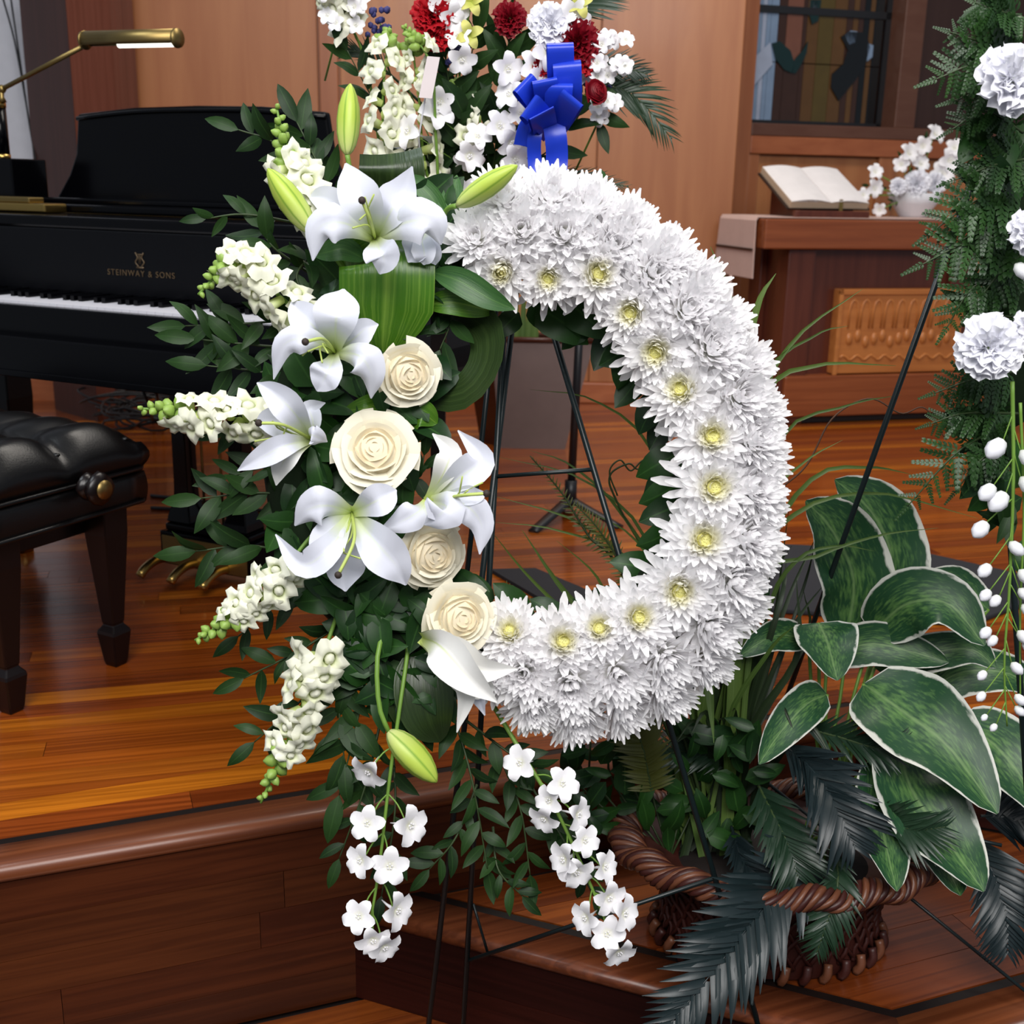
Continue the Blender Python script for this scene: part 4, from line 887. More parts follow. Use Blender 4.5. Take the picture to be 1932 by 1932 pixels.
# base ring with lining leaves
wb_ = thing('leafy_wreath', 'mossy round wreath base lined with glossy dark leaves', 'wreath', W0)
Rg, rt = .287, .045; b = MB(); v = []; f = []; nu, nv = 60, 10
for i in range(nu):
    a = 6.283*i/nu; c = W0+(WX*math.cos(a)+WY*math.sin(a))*Rg
    for j in range(nv):
        q = 6.283*j/nv; v.append(c+(WX*math.cos(a)+WY*math.sin(a))*(rt*math.cos(q))+WN*(rt*math.sin(q)))
for i in range(nu):
    for j in range(nv): f.append((i*nv+j, ((i+1) % nu)*nv+j, ((i+1) % nu)*nv+(j+1) % nv, i*nv+(j+1) % nv))
b.add(v, f); b.build('ring', M['moss'], wb_)
def lf(x0, y0, x1, y1, off0=.0, off1=.02, ms=LS, ws=1., par=wb_, N=None):
    return leafput(R.choice(ms), None, par, wr(x0, y0, off0), wr(x1, y1, off1), N or (WN+V((R.uniform(-.5, .5), 0, R.uniform(-.3, .7)))), ws)
for q in ((1010, 575, 1110, 650), (1060, 560, 1150, 640), (1120, 600, 1060, 660), (1160, 620, 1120, 700), (1180, 650, 1165, 735), (1220, 690, 1160, 770), (1210, 640, 1130, 690), (1250, 740, 1205, 820), (1270, 770, 1225, 850), (1290, 850, 1200, 900), (1290, 880, 1215, 930), (1285, 910, 1205, 950), (1290, 950, 1205, 985), (1280, 990, 1200, 1030), (1265, 1040, 1190, 1075), (1240, 1080, 1150, 1060), (1225, 1090, 1160, 1130), (1190, 1130, 1110, 1120), (1130, 1160, 1080, 1130), (1060, 1170, 1000, 1130), (990, 1160, 930, 1100), (980, 590, 930, 640), (1000, 570, 1050, 630), (920, 1150, 880, 1080), (940, 1130, 1010, 1160), (1090, 1160, 1160, 1170)):
    lf(*q, off0=-.02, off1=R.uniform(-.04, .0))
for q in ((1250, 480, 1285, 450), (1330, 560, 1345, 520), (1380, 640, 1400, 690), (1400, 700, 1420, 660), (1430, 1090, 1450, 1130), (1140, 370, 1135, 320), (1085, 345, 1115, 330), (1400, 1100, 1445, 1060)):
    lf(*q, off0=-.03, off1=-.03, ws=.8)
rl = random.Random(21)                                       # the leafy backing of the spray on the left half of the ring
for i in range(170):
    y = rl.uniform(360, 1340); cx_ = 745-150*math.cos((y-860)/470*1.35)+130; hw = 150-70*abs(y-860)/480
    x = cx_-60+rl.uniform(-hw, hw*.9)
    if x > 850 and 560 < y < 1120: continue
    a = rl.uniform(0, 6.28); L = rl.uniform(70, 110); lf(x, y, x+math.cos(a)*L, y+math.sin(a)*L, rl.uniform(.02, .05), rl.uniform(.03, .065), ws=rl.uniform(.7, 1.05))
for i in range(46):
    x, y = rl.uniform(640, 850), rl.uniform(1080, 1310); a = rl.uniform(0, 6.28); L = rl.uniform(70, 105); lf(x, y, x+math.cos(a)*L, y+math.sin(a)*L, rl.uniform(.04, .055), rl.uniform(.045, .065), ws=rl.uniform(.7, 1))
# chrysanthemums
ORD = 'first second third fourth fifth sixth seventh eighth ninth tenth eleventh twelfth thirteenth fourteenth fifteenth sixteenth seventeenth eighteenth nineteenth twentieth'.split()
inner = [(950, 508, 66), (1035, 520, 66), (1125, 520, 80), (1195, 585, 74), (1240, 658, 80), (1290, 738, 82), (1340, 825, 84), (1342, 920, 88), (1325, 1020, 88), (1280, 1108, 84), (1200, 1165, 78), (1130, 1188, 72), (1060, 1212, 78), (965, 1200, 72)]
mid = [(900, 455, 70), (985, 440, 76), (1065, 445, 80), (1150, 470, 78), (1225, 520, 80), (1290, 590, 82), (1335, 662, 82), (1388, 748, 80), (1412, 832, 74), (1412, 920, 74), (1402, 1010, 78), (1375, 1095, 78), (1330, 1175, 80), (1250, 1235, 78), (1160, 1262, 78), (1075, 1285, 78), (990, 1262, 76)]
outer = [(950, 385, 70), (1035, 380, 76), (1110, 400, 74), (1180, 440, 74), (1250, 490, 72), (1308, 545, 70), (1350, 612, 70), (1400, 690, 66), (1428, 780, 60), (1432, 870, 58), (1430, 960, 58), (1415, 1050, 62), (1390, 1140, 64), (1325, 1240, 68), (1250, 1295, 72), (1170, 1325, 72), (1085, 1340, 72), (1005, 1322, 66), (935, 1270, 56)]
for row, lst, tail in (('inner', inner, 'inner rim of the wreath'), ('mid', mid, 'front face of the wreath'), ('outer', outer, 'outer rim of the wreath')):
    for i, (x, y, r_) in enumerate(lst):
        p = wr(x, y, .03); rv = p-W0; rv -= WN*rv.dot(WN); rho = rv.length; rv.normalize(); k = max(-1, min(1, (rho-Rg)/.075))
        fc = (WN*1.0+rv*k*.75+V((R.uniform(-.15, .15), 0, R.uniform(-.1, .2)))).normalized(); off = .028+.03*math.sqrt(max(0, 1-k*k))
        cl_ = (row == 'inner' and i == 0)
        lb = 'half-open white chrysanthemum with a green heart at the top inside of the wreath' if cl_ else '%s white chrysanthemum clockwise along the %s, counted from the top' % (ORD[i], tail)
        mum(wr(x, y, off), fc, r_*1.12*PXM, lb, 'white chrysanthemums on the wreath %s' % ('rim' if row != 'mid' else 'face'), cl_, 18 if row != 'mid' else 15, full=(row != 'inner'))
# lilies
lily((708, 450), .10, [
    ([(690, 395, .03), (668, 350, .035), (652, 308, .02)], 82, .35, None), ([(735, 400, .02), (760, 360, .02), (778, 314, .03)], 78, .3, None),
    ([(765, 418, .04), (815, 420, .045), (832, 462, .02)], 92, -.3, None), ([(650, 420, .05), (600, 430, .05), (590, 492, .03)], 78, -.35, None),
    ([(650, 400, .0), (610, 375, .0), (582, 372, -.01)], 62, .3, None), ([(716, 472, .05), (724, 492, .055), (716, 517, .04)], 70, .3, None)], [(700, 420, .05), (683, 378, .075)], 'large open white lily above the folded strap leaf', back=.035)
lily((805, 470), .075, [([(800, 475, .03), (800, 500, .02)], 50, .3, None), ([(785, 470, .02), (770, 495, .02)], 60, .3, None), ([(815, 475, .02), (822, 500, .01)], 40, .3, None)], None, 'partly hidden white lily tucked behind the large upper lily', base=(790, 430), back=.01)
lily((632, 665), .10, [
    ([(632, 610, .035), (640, 575, .03), (648, 545, .0)], 92, .3, None), ([(595, 620, .02), (565, 590, .01), (550, 568, .0)], 66, .3, None),
    ([(585, 640, .05), (535, 650, .05), (516, 716, .025)], 60, -.35, None), ([(620, 695, .04), (608, 720, .04), (598, 738, .03)], 66, .25, None),
    ([(675, 670, .04), (700, 705, .035), (700, 752, .01)], 74, -.3, None), ([(665, 640, .01), (690, 620, .01), (714, 612, .0)], 56, .3, None)], [(610, 640, .05), (576, 645, .075)], 'open white lily left of the cream rose, second from the top', back=.035)
lily((560, 815), .09, [
    ([(555, 780, .05), (520, 745, .06), (485, 722, .05)], 62, .4, None), ([(590, 795, .0), (585, 770, .0), (614, 760, -.02)], 44, .3, None),
    ([(585, 820, .05), (605, 828, .04), (618, 834, .02)], 40, -.3, None), ([(540, 840, .05), (490, 865, .05), (448, 888, .04)], 50, .35, None),
    ([(550, 850, .03), (530, 880, .03), (521, 916, .02)], 52, .3, 'lily_out'), ([(540, 800, .0), (505, 795, .01), (482, 800, .01)], 66, .35, None)], [(535, 802, .06), (488, 798, .07)], 'white lily turned toward the piano bench', base=(590, 830), back=.02)
lily((664, 968), .10, [
    ([(620, 955, .04), (580, 962, .04), (556, 992, .02)], 82, -.3, None), ([(700, 950, .03), (730, 935, .03), (748, 924, .02)], 66, .3, None),
    ([(625, 1030, .05), (570, 1065, .05), (520, 1008, .04)], 62, .3, None), ([(705, 1020, .04), (745, 1065, .04), (766, 1104, .02)], 88, .3, None),
    ([(655, 1040, .0), (650, 1085, .0), (652, 1116, .0)], 84, .25, None), ([(625, 1000, .02), (610, 1040, .03), (620, 1065, .03)], 64, .3, None)], [(668, 1020, .06), (638, 1085, .08)], 'open white lily facing down, left of the lower roses', back=.03)
lily((830, 930), .105, [
    ([(838, 890, .02), (848, 850, .02), (816, 818, .0)], 54, .3, 'lily_out'), ([(868, 900, .03), (908, 865, .03), (864, 812, .02)], 66, .35, None),
    ([(870, 935, .03), (900, 935, .04), (918, 930, .04)], 40, .3, None), ([(872, 950, .04), (908, 990, .04), (905, 1046, .03)], 66, -.3, None),
    ([(790, 965, .02), (755, 985, .02), (716, 1000, .0)], 62, -.2, None), ([(840, 955, .05), (825, 975, .055), (800, 990, .03)], 84, -.25, None)], [(870, 935, .06), (918, 931, .07)], 'white lily tilted up and out over the wreath opening', base=(806, 945), back=.02)
lily((850, 1250), .09, [
    ([(840, 1240, .05), (880, 1300, .06), (862, 1382, .05)], 52, .4, 'lily_out'), ([(850, 1225, .05), (905, 1262, .06), (976, 1262, .04)], 70, .4, 'lily_out'),
    ([(830, 1220, .06), (880, 1275, .08), (938, 1325, .07)], 80, .45, 'lily_out'), ([(860, 1250, .03), (900, 1290, .03), (935, 1300, .02)], 80, .3, 'lily_out'), ([(840, 1230, .02), (890, 1290, .02), (915, 1350, .02)], 60, .3, None)], None, 'half-open white lily trumpet hanging below the lowest rose', base=(795, 1203), back=0)
# lily buds
lilybud(wr(590, 438, .10), wr(505, 318, .11), 46*PXM, 'fat yellow-green lily bud beside the large upper lily', [wr(620, 470, .06), wr(660, 520, .03)])
lilybud(wr(655, 292, .06), wr(661, 158, .06), 42*PXM, 'upright green lily bud standing above the spray', [wr(665, 340, .05), wr(690, 420, .03)])
lilybud(wr(862, 388, .10), wr(976, 312, .13), 40*PXM, 'green lily bud slanting over the top of the chrysanthemum ring', [wr(840, 400, .08), wr(810, 470, .04)])
lilybud(wr(733, 1380, .08), wr(824, 1476, .09), 54*PXM, 'pale green lily bud hanging below the spray on a curved stem', [wr(715, 1330, .08), wr(712, 1240, .07), wr(728, 1180, .045), wr(750, 1100, .0)])
# roses
rose(wr(770, 706, .085), WN+V((.35, 0, -.15)), 60*PXM, 'cream rose seen from the side below the folded strap leaf', tight=.9)
rose(wr(708, 850, .09), WN+V((.05, 0, .3)), 68*PXM, 'fully open cream rose in the middle of the spray')
rose(wr(815, 1045, .085), WN+V((.45, 0, -.15)), 64*PXM, 'cream rose tucked under the upward tilted lily', tight=.92)
rose(wr(868, 1165, .09), WN+V((.35, 0, .0)), 64*PXM, 'lowest cream rose, beside the end of the chrysanthemums', tight=.95)
# broad leaves
def bleaf(pts, w, label, mt, prof=prof_leaf, N=WN, cup=.2, nm='broad_leaf', nc=4, n=14, wave=0):
    P = [wr(*p) for p in pts]; o = thing(nm, label, 'leaf', P[0]); x = MB().ribbon(P, w*PXM, N, prof, cup, nc, n, wave).build('blade', M[mt], o)
    return o
ps = lambda t: max(.1, min(1, .12+1.15*smooth01(t/.42)**.8))
b_ = bleaf([(722, 705, .03), (722, 640, .06), (728, 560, .085), (729, 498, .09), (729, 488, .075), (729, 500, .05), (729, 560, .03)], 172, 'wide glossy strap leaf folded over below the upper lily', 'strap', ps, cup=-.12, nc=8)
bleaf([(800, 745, .0), (870, 742, .05), (915, 690, .06), (917, 625, .04), (870, 592, .0), (835, 610, -.02)], 84, 'broad green leaf curled into a loop beside the wreath opening', 'ti', lambda t: .35+.65*math.sin(math.pi*min(1, t*.9+.1)), N=WN+V((-.9, 0, .3)), cup=.1)
bleaf([(740, 360, .0), (740, 320, .02), (738, 290, .01)], 128, 'dark leaf with a burgundy edge behind the upper lily', 'ti', lambda t: 1-.1*t, cup=.15, nc=6)
bleaf([(815, 512, .07), (870, 532, .085), (925, 564, .085), (972, 584, .07)], 50, 'pointed lily leaf reaching across to the half-open chrysanthemum', 'lilyleaf', cup=.3)
bleaf([(800, 575, .05), (850, 570, .06), (900, 580, .05), (935, 590, .03)], 48, 'short green leaf under the pointed lily leaf', 'strap', cup=.3)
bleaf([(690, 490, .06), (650, 470, .08), (620, 475, .08), (592, 482, .06)], 44, 'green leaf lying under the large upper lily', 'lilyleaf', cup=.3)
bleaf([(840, 480, .04), (845, 420, .05), (855, 370, .04), (862, 330, .03)], 50, 'tall green lily leaf beside the slanting bud', 'lilyleaf', cup=.3)
bleaf([(845, 440, .04), (820, 380, .05), (785, 345, .05), (765, 350, .04)], 36, 'arching green leaf between the upper lily and the slanting bud', 'lilyleaf', cup=.3)
bleaf([(850, 400, .04), (880, 385, .04), (930, 375, .05), (960, 365, .04)], 26, 'slim green leaf under the slanting bud', 'lilyleaf', cup=.3)
bleaf([(795, 1225, .04), (800, 1300, .06), (810, 1360, .06), (830, 1400, .04)], 110, 'broad dark green leaf beside the hanging lily trumpet', 'ti', prof_broad, cup=.25, nc=6)
bleaf([(770, 1260, .03), (765, 1320, .05), (775, 1390, .04)], 80, 'second broad leaf behind the hanging lily trumpet', 'ti', prof_broad, cup=.25)
bleaf([(600, 260, .02), (590, 300, .03), (585, 350, .02)], 40, 'dark narrow leaf hanging beside the upper snapdragon', 'ruscus')
bleaf([(640, 330, .0), (600, 305, .02), (565, 290, .02)], 34, 'dark leaf behind the fat lily bud', 'ruscus')
bleaf([(720, 760, .04), (690, 770, .06), (650, 775, .05)], 46, 'bright green leaf above the open rose', 'strap', prof_broad)
bleaf([(760, 790, .04), (795, 780, .06), (825, 800, .05)], 56, 'rounded bright green leaf beside the open rose', 'strap', prof_broad)
bleaf([(780, 750, .03), (730, 745, .05), (690, 770, .05)], 50, 'glossy green leaf under the side-facing rose', 'salal', prof_broad)
# snapdragons of the spray
sg = 'white snapdragon stalks in the spray'
stalk([wr(620, 440, .03), wr(570, 360, .06), wr(540, 290, .07), wr(521, 198, .07)], 'upright snapdragon stalk with a green tip beside the fat lily bud', 44*PXM, 10, 16, sg, spread=1.1, budtip=.45)
stalk([wr(600, 620, .03), wr(540, 570, .07), wr(470, 510, .08), wr(430, 500, .09), wr(374, 556, .09)], 'snapdragon stalk drooping its green tip over the piano keys', 44*PXM, 13, 13, sg, bare=.02, spread=1.1, budtip=.3)
stalk([wr(530, 800, .04), wr(440, 790, .07), wr(350, 775, .08), wr(262, 771, .08)], 'snapdragon stalk pointing level toward the piano bench', 44*PXM, 11, 12, sg, bare=.0, budtip=.34)
stalk([wr(640, 960, .04), wr(580, 1020, .08), wr(520, 1095, .09), wr(440, 1165, .09), wr(368, 1208, .09)], 'snapdragon stalk below the down-facing lily, its tip pointing out', 44*PXM, 10, 14, sg, bare=.42, budtip=.28)
stalk([wr(640, 1150, .03), wr(600, 1260, .07), wr(550, 1380, .08), wr(492, 1515, .08)], 'long snapdragon stalk hanging over the stage edge', 46*PXM, 13, 12, sg, bare=.22, budtip=.26)
# delphinium sprays hanging below
dg_ = 'hanging white delphinium sprays'
def hang(pts, bl, label, r0=34):
    P = [wr(*p) for p in pts]; o = thing('delphinium', label, 'flower', P[0], group=dg_); MB().tube(P, (.0035, .0018), 6, n=30).build('stem', M['stem'], o); S = bez(P, 60)
    for x, y, dx, dz in bl:
        c = wr(x, y, pts[-1][2]+.012); e = min(S, key=lambda s: (s-c-V((0, 0, .035))).length); MB().tube([e, (e+c)/2+V((0, .004, .004)), c], .0012, 5, n=6).build('flower_stalk', M['stem'], o)
        put(DEL, None, 'blossom', o, c, WN+V((dx*1.3, 0, dz)), r0*PXM*R.uniform(.9, 1.1), R.random()*6)
    return o
hang([(775, 1120, -.01), (770, 1220, .045), (755, 1330, .075), (735, 1470, .08), (715, 1640, .08), (695, 1760, .08)], [(695, 1553, -.1, .2), (768, 1556, .8, .1), (685, 1622, -.5, .1), (735, 1632, .1, .1), (680, 1728, -.2, .3), (743, 1716, 1., .0), (703, 1768, .2, -.4), (722, 1782, .5, -.5), (700, 1450, -.4, -.6)], 'delphinium spray with open white flowers hanging from the lily bud stem')
hang([(930, 1330, .03), (990, 1430, .06), (1050, 1530, .07), (1110, 1660, .07), (1160, 1780, .07)], [(1058, 1480, .4, .5), (1040, 1510, -.6, .2), (1085, 1535, .9, 0), (1030, 1540, -.4, -.5), (1100, 1585, .4, .2), (1070, 1620, -.9, 0), (1135, 1635, .9, .3), (1085, 1640, .2, -.4), (1145, 1690, .4, -.2), (1110, 1730, -.8, 0), (1172, 1722, .8, .2), (1145, 1760, 0, .2), (1165, 1790, .3, -.6), (985, 1440, -.5, .4)], 'delphinium spray hanging in front of the wicker basket', 32)
# ruscus sprigs
for pts, leaf, n, lb in (
    ([(640, 400), (600, 310), (560, 230)], 78, 9, 'ruscus sprig rising behind the upright snapdragon'),
    ([(600, 330), (520, 270), (450, 245)], 66, 5, 'ruscus sprig crossing the piano music desk'),
    ([(600, 430), (470, 405), (390, 412)], 52, 5, 'thin ruscus sprig in front of the piano lid edge'),
    ([(590, 520), (520, 470), (490, 430)], 74, 6, 'ruscus sprig beside the drooping snapdragon'),
    ([(590, 600), (470, 610), (350, 615)], 72, 9, 'ruscus sprig covering the end of the piano keys'),
    ([(580, 660), (470, 650), (370, 640)], 78, 7, 'ruscus sprig just below the piano keys'),
    ([(590, 720), (480, 700), (390, 690)], 78, 7, 'ruscus sprig above the level snapdragon'),
    ([(600, 790), (520, 780), (430, 810)], 62, 6, 'ruscus sprig behind the lily facing the bench'),
    ([(600, 940), (490, 930), (380, 940)], 76, 9, 'ruscus sprig across the pedal lyre posts'),
    ([(610, 900), (520, 880), (430, 900)], 70, 7, 'ruscus sprig under the lily facing the bench'),
    ([(600, 1060), (480, 1030), (370, 1040)], 82, 9, 'ruscus sprig in front of the brass lyre plate'),
    ([(640, 1130), (540, 1130), (450, 1200)], 64, 8, 'ruscus sprig behind the outward pointing snapdragon tip'),
    ([(640, 1180), (560, 1230), (460, 1280)], 66, 9, 'ruscus sprig over the stage floor below the snapdragon tip'),
    ([(650, 1240), (570, 1320), (480, 1400)], 70, 9, 'ruscus sprig behind the long hanging snapdragon'),
    ([(660, 1200), (640, 1320), (650, 1440)], 84, 11, 'ruscus sprig hanging inside the long snapdragon'),
    ([(700, 1180), (680, 1330), (640, 1500)], 96, 9, 'long dark ruscus sprig crossing the stage edge'),
    ([(720, 1350), (690, 1480), (640, 1620)], 62, 9, 'ruscus sprig left of the hanging delphinium'),
    ([(740, 1400), (745, 1530), (720, 1690)], 60, 10, 'ruscus sprig behind the hanging delphinium'),
    ([(850, 1330), (890, 1470), (920, 1640)], 70, 14, 'full ruscus sprig hanging straight below the wreath'),
    ([(880, 1360), (960, 1420), (1010, 1450)], 68, 9, 'ruscus sprig under the lower chrysanthemums'),
    ([(900, 1480), (860, 1580), (810, 1640)], 58, 9, 'ruscus sprig with a forked tip over the lower step'),
    ([(930, 1400), (980, 1520), (1000, 1650)], 66, 11, 'ruscus sprig left of the basket-side delphinium'),
    ([(1000, 1480), (1060, 1580), (1120, 1690)], 60, 10, 'ruscus sprig running along the basket-side delphinium'),
    ([(930, 1560), (940, 1640), (985, 1690)], 54, 8, 'lowest ruscus sprig beside the easel leg'),
    ([(780, 1130), (760, 1240), (790, 1340)], 84, 9, 'ruscus sprig behind the hanging lily trumpet'),
    ([(700, 1090), (690, 1180), (660, 1280)], 80, 9, 'ruscus sprig below the down-facing lily'),
    ([(740, 880), (790, 900), (800, 860)], 60, 6, 'ruscus sprig between the open rose and the tilted lily'),
    ([(620, 880), (600, 930), (560, 960)], 70, 6, 'ruscus sprig above the down-facing lily'),
    ([(820, 560), (850, 600), (830, 660)], 74, 6, 'ruscus sprig inside the looped leaf'),
    ([(860, 420), (880, 470), (850, 520)], 70, 6, 'ruscus sprig at the inner end of the chrysanthemums'),
    ([(600, 470), (560, 520), (590, 580)], 80, 8, 'ruscus sprig between the two upper lilies'),
    ([(640, 740), (680, 790), (640, 860)], 80, 8, 'ruscus sprig between the roses and the bench-facing lily')):
    sprig([(x, y, .0+.03*(i > 0)) for i, (x, y) in enumerate(pts)], lb, leaf, n)
# ================================================================ BASKET OF PLANTS ON THE LOWER STEP
bc = V((.442, 1.70, MZ))
M['wicker'] = plain('brown_wicker', (66, 28, 22), .45, .4, var=.45, sc=30); M['wicker_l'] = plain('light_brown_wicker', (112, 66, 44), .4, .4, var=.4, sc=30)  # two-tone wicker, every other strand a lighter brown
bk_ = thing('wicker_basket', 'brown oval wicker basket with a braided rim on the lower step', 'basket', bc)
def bprof(t): return .182-.012*math.sin(math.pi*t)+.052*t**2.2
EY = .68; BH = .175
MB().lathe([(.175, 0)]+[(bprof(i/8), .006+BH*i/8) for i in range(9)]+[(bprof(1)-.015, BH), (.15, .14), (.01, .14)], 40, bc, 1, EY).build('body', M['wicker'], bk_)
MB().lathe([(.17, .138), (.17, .142), (.01, .15)], 24, bc, 1, EY).build('soil', M['slab'], bk_)
w_ = MB()
for k in range(40):
    for s in (-1, 1):
        P = []
        for i in range(9):
            t = .1+.86*i/8; a = 6.283*k/40+s*t*.62; r_ = bprof(t)+.0025+.0022*math.cos(i*3.14+k*3.14*(s > 0)); P.append(bc+V((r_*math.cos(a), r_*EY*math.sin(a), .006+BH*t)))
        w_.tube(P, .0042, 4)
w_.build('weave', M['wicker'], bk_, kind='stuff')
for k in range(8):
    P = []; n = 260
    for i in range(n+1):
        a = 6.283*i/n; w = a*16+k*.785; r_ = bprof(1)+.012+.024*math.cos(w); P.append(bc+V((r_*math.cos(a), r_*EY*math.sin(a), BH+.004+.015*math.sin(w)+.006*math.sin(a*16))))
    MB().tube(P, .0058, 5, cap=False).build('rim_strand', M['wicker_l' if k % 2 else 'wicker'], bk_)
wp = None
for k in range(34):
    a = 6.283*(k+.5)/34; c = bc+V((.188*math.cos(a), .188*EY*math.sin(a), .016)); t_ = V((-math.sin(a), EY*math.cos(a), 0)).normalized()
    MB().tube([c+V((0, 0, -.014))+t_*-.004, c+V((math.cos(a), math.sin(a), 0))*.006, c+V((0, 0, .016))+t_*.004], .0075, 6, n=6).build('wrap', M['wicker_l' if k % 2 else 'wicker'], bk_)
# variegated plant
vp = thing('variegated_plant', 'leafy plant with big green leaves edged in cream, in the wicker basket', 'plant', bc+V((.1, 0, .14)))
VB = bc+V((.08, .02, .15))
def vleaf(pts, w, y0, y1, stalk=True, mt='varieg', cup=.25, N=None):
    n = len(pts); P = [atY(p[0], p[1], y0+(y1-y0)*i/(n-1)) for i, p in enumerate(pts)]; d = (P[0]-CAM).length/FPX
    l = MB().ribbon(P, w*d, N or V((R.uniform(-.15, .15), -1, .55)), prof_broad, cup, 8, 16, .12, 1.8).build('leaf', M[mt], vp)
    if stalk: MB().tube([VB+V((R.uniform(-.03, .03), R.uniform(-.03, .03), 0)), (VB+P[0])/2+V((0, 0, .03)), P[0]], .003, 5, n=8).build('leaf_stalk', M['stem'], l)
for a in (([(1600, 1195), (1610, 1090), (1570, 1000), (1520, 945)], 150, 1.86, 1.84), ([(1680, 1140), (1680, 1040), (1640, 960), (1575, 905)], 140, 1.95, 1.95), ([(1690, 1130), (1715, 1060), (1690, 990)], 60, 1.97, 1.98),
          ([(1545, 1175), (1562, 1215), (1580, 1284)], 112, 1.8, 1.7), ([(1525, 1205), (1460, 1200), (1395, 1238)], 60, 1.8, 1.74), ([(1645, 1195), (1710, 1140), (1790, 1140), (1858, 1218)], 120, 1.85, 1.75),
          ([(1865, 1150), (1800, 1100), (1718, 1098)], 62, 1.9, 1.92), ([(1630, 1290), (1700, 1340), (1790, 1410), (1882, 1535)], 165, 1.74, 1.55), ([(1805, 1365), (1870, 1400), (1930, 1470), (1985, 1560)], 120, 1.75, 1.6),
          ([(1695, 1400), (1720, 1490), (1790, 1590), (1856, 1682)], 150, 1.7, 1.5), ([(1655, 1430), (1660, 1530), (1675, 1610), (1692, 1682)], 95, 1.68, 1.5), ([(1560, 1310), (1520, 1330), (1470, 1385), (1432, 1442)], 74, 1.74, 1.62),
          ([(1730, 1320), (1810, 1270), (1900, 1270), (1960, 1310)], 84, 1.88, 1.86), ([(1650, 1260), (1740, 1235), (1830, 1225), (1880, 1260)], 70, 1.85, 1.8), ([(1750, 1500), (1770, 1580), (1790, 1640), (1812, 1690)], 90, 1.66, 1.52), ([(1560, 1240), (1640, 1215), (1720, 1230), (1790, 1250)], 80, 1.85, 1.8)):
    vleaf(*a)
# grass clump
gc = thing('grass_plant', 'clump of long arching green grass in the basket', 'plant', bc+V((-.09, 0, .14)))
GB = bc+V((-.09, .03, .14))
def blade(pts, w, mt='grass', y=1.8, base=True, par=None, nm='blade'):
    P = [atY(p[0], p[1], p[2] if len(p) > 2 else y) for p in pts]; q = GB+V((R.uniform(-.06, .06), R.uniform(-.03, .05), 0))
    if base: P = [q]+P
    d = (P[-1]-CAM).length/FPX; MB().ribbon(P, w*d, V((R.uniform(-.4, .4), -1, .3)), prof_grass, .35, 2, 14).build(nm, M[mt], par or gc)
for pts, w in (([(1392, 1100), (1430, 780), (1500, 640), (1628, 545)], 15), ([(1395, 1050), (1402, 720), (1430, 575), (1464, 516)], 26), ([(1398, 900), (1394, 650), (1368, 535), (1340, 465)], 20), ([(1400, 1000), (1440, 720), (1540, 632), (1600, 615)], 9),
               ([(1405, 1100), (1440, 760), (1540, 690), (1690, 690)], 15), ([(1410, 1100), (1470, 830), (1600, 765), (1700, 745)], 9), ([(1430, 1100), (1500, 970), (1650, 930), (1845, 978)], 11), ([(1430, 1080), (1530, 905), (1640, 882), (1720, 895)], 11),
               ([(1430, 1120), (1540, 1050), (1660, 1010), (1770, 996)], 9), ([(1420, 1150), (1450, 950), (1520, 870), (1590, 830)], 9), ([(1415, 1100), (1420, 860), (1450, 760), (1470, 700)], 10), ([(1440, 1180), (1500, 1060), (1580, 1030), (1650, 1040)], 10),
               ([(1260, 1250), (1220, 1020), (1100, 905), (940, 862)], 9), ([(1250, 1250), (1180, 1060), (1050, 1000), (930, 985)], 8), ([(1240, 1250), (1130, 1180), (1060, 1110), (985, 1000)], 22), ([(1240, 1260), (1100, 1180), (1000, 1090), (925, 1000)], 13),
               ([(1300, 1100), (1230, 850), (1120, 755), (1000, 735)], 8), ([(1280, 1250), (1200, 1080), (1090, 985), (930, 935)], 12), ([(1290, 1200), (1180, 980), (1080, 880), (1000, 850)], 9), ([(1260, 1280), (1160, 1150), (1120, 1080), (1050, 1020)], 10),
               ([(1270, 1300), (1220, 1180), (1170, 1080), (1150, 1000)], 12), ([(1300, 1250), (1250, 1100), (1190, 1010), (1100, 960)], 9)):
    blade(pts, w)
for i in range(34):
    x = 1300+R.uniform(-40, 230); blade([(x*.4+1360*.6, 1380, 1.78), (x, 1180+R.uniform(-60, 60), 1.8+R.uniform(-.03, .1)), (x+R.uniform(-60, 70), 1000+R.uniform(-60, 120), 1.82+R.uniform(-.03, .1))], R.uniform(10, 20), 'grass_shaded')
blade([(1342, 1200, 1.62), (1338, 1290, 1.58), (1347, 1402, 1.55)], 24, base=False); blade([(1370, 1380, 1.7), (1450, 1230, 1.66), (1500, 1180, 1.64)], 14)
for i in range(12): a = R.uniform(-1, 1); blade([(1400+a*60, 1450, 1.74), (1400+a*130, 1360+R.uniform(-30, 30), 1.7), (1400+a*190, 1330+abs(a)*110, 1.66)], R.uniform(12, 20), 'grass_shaded')
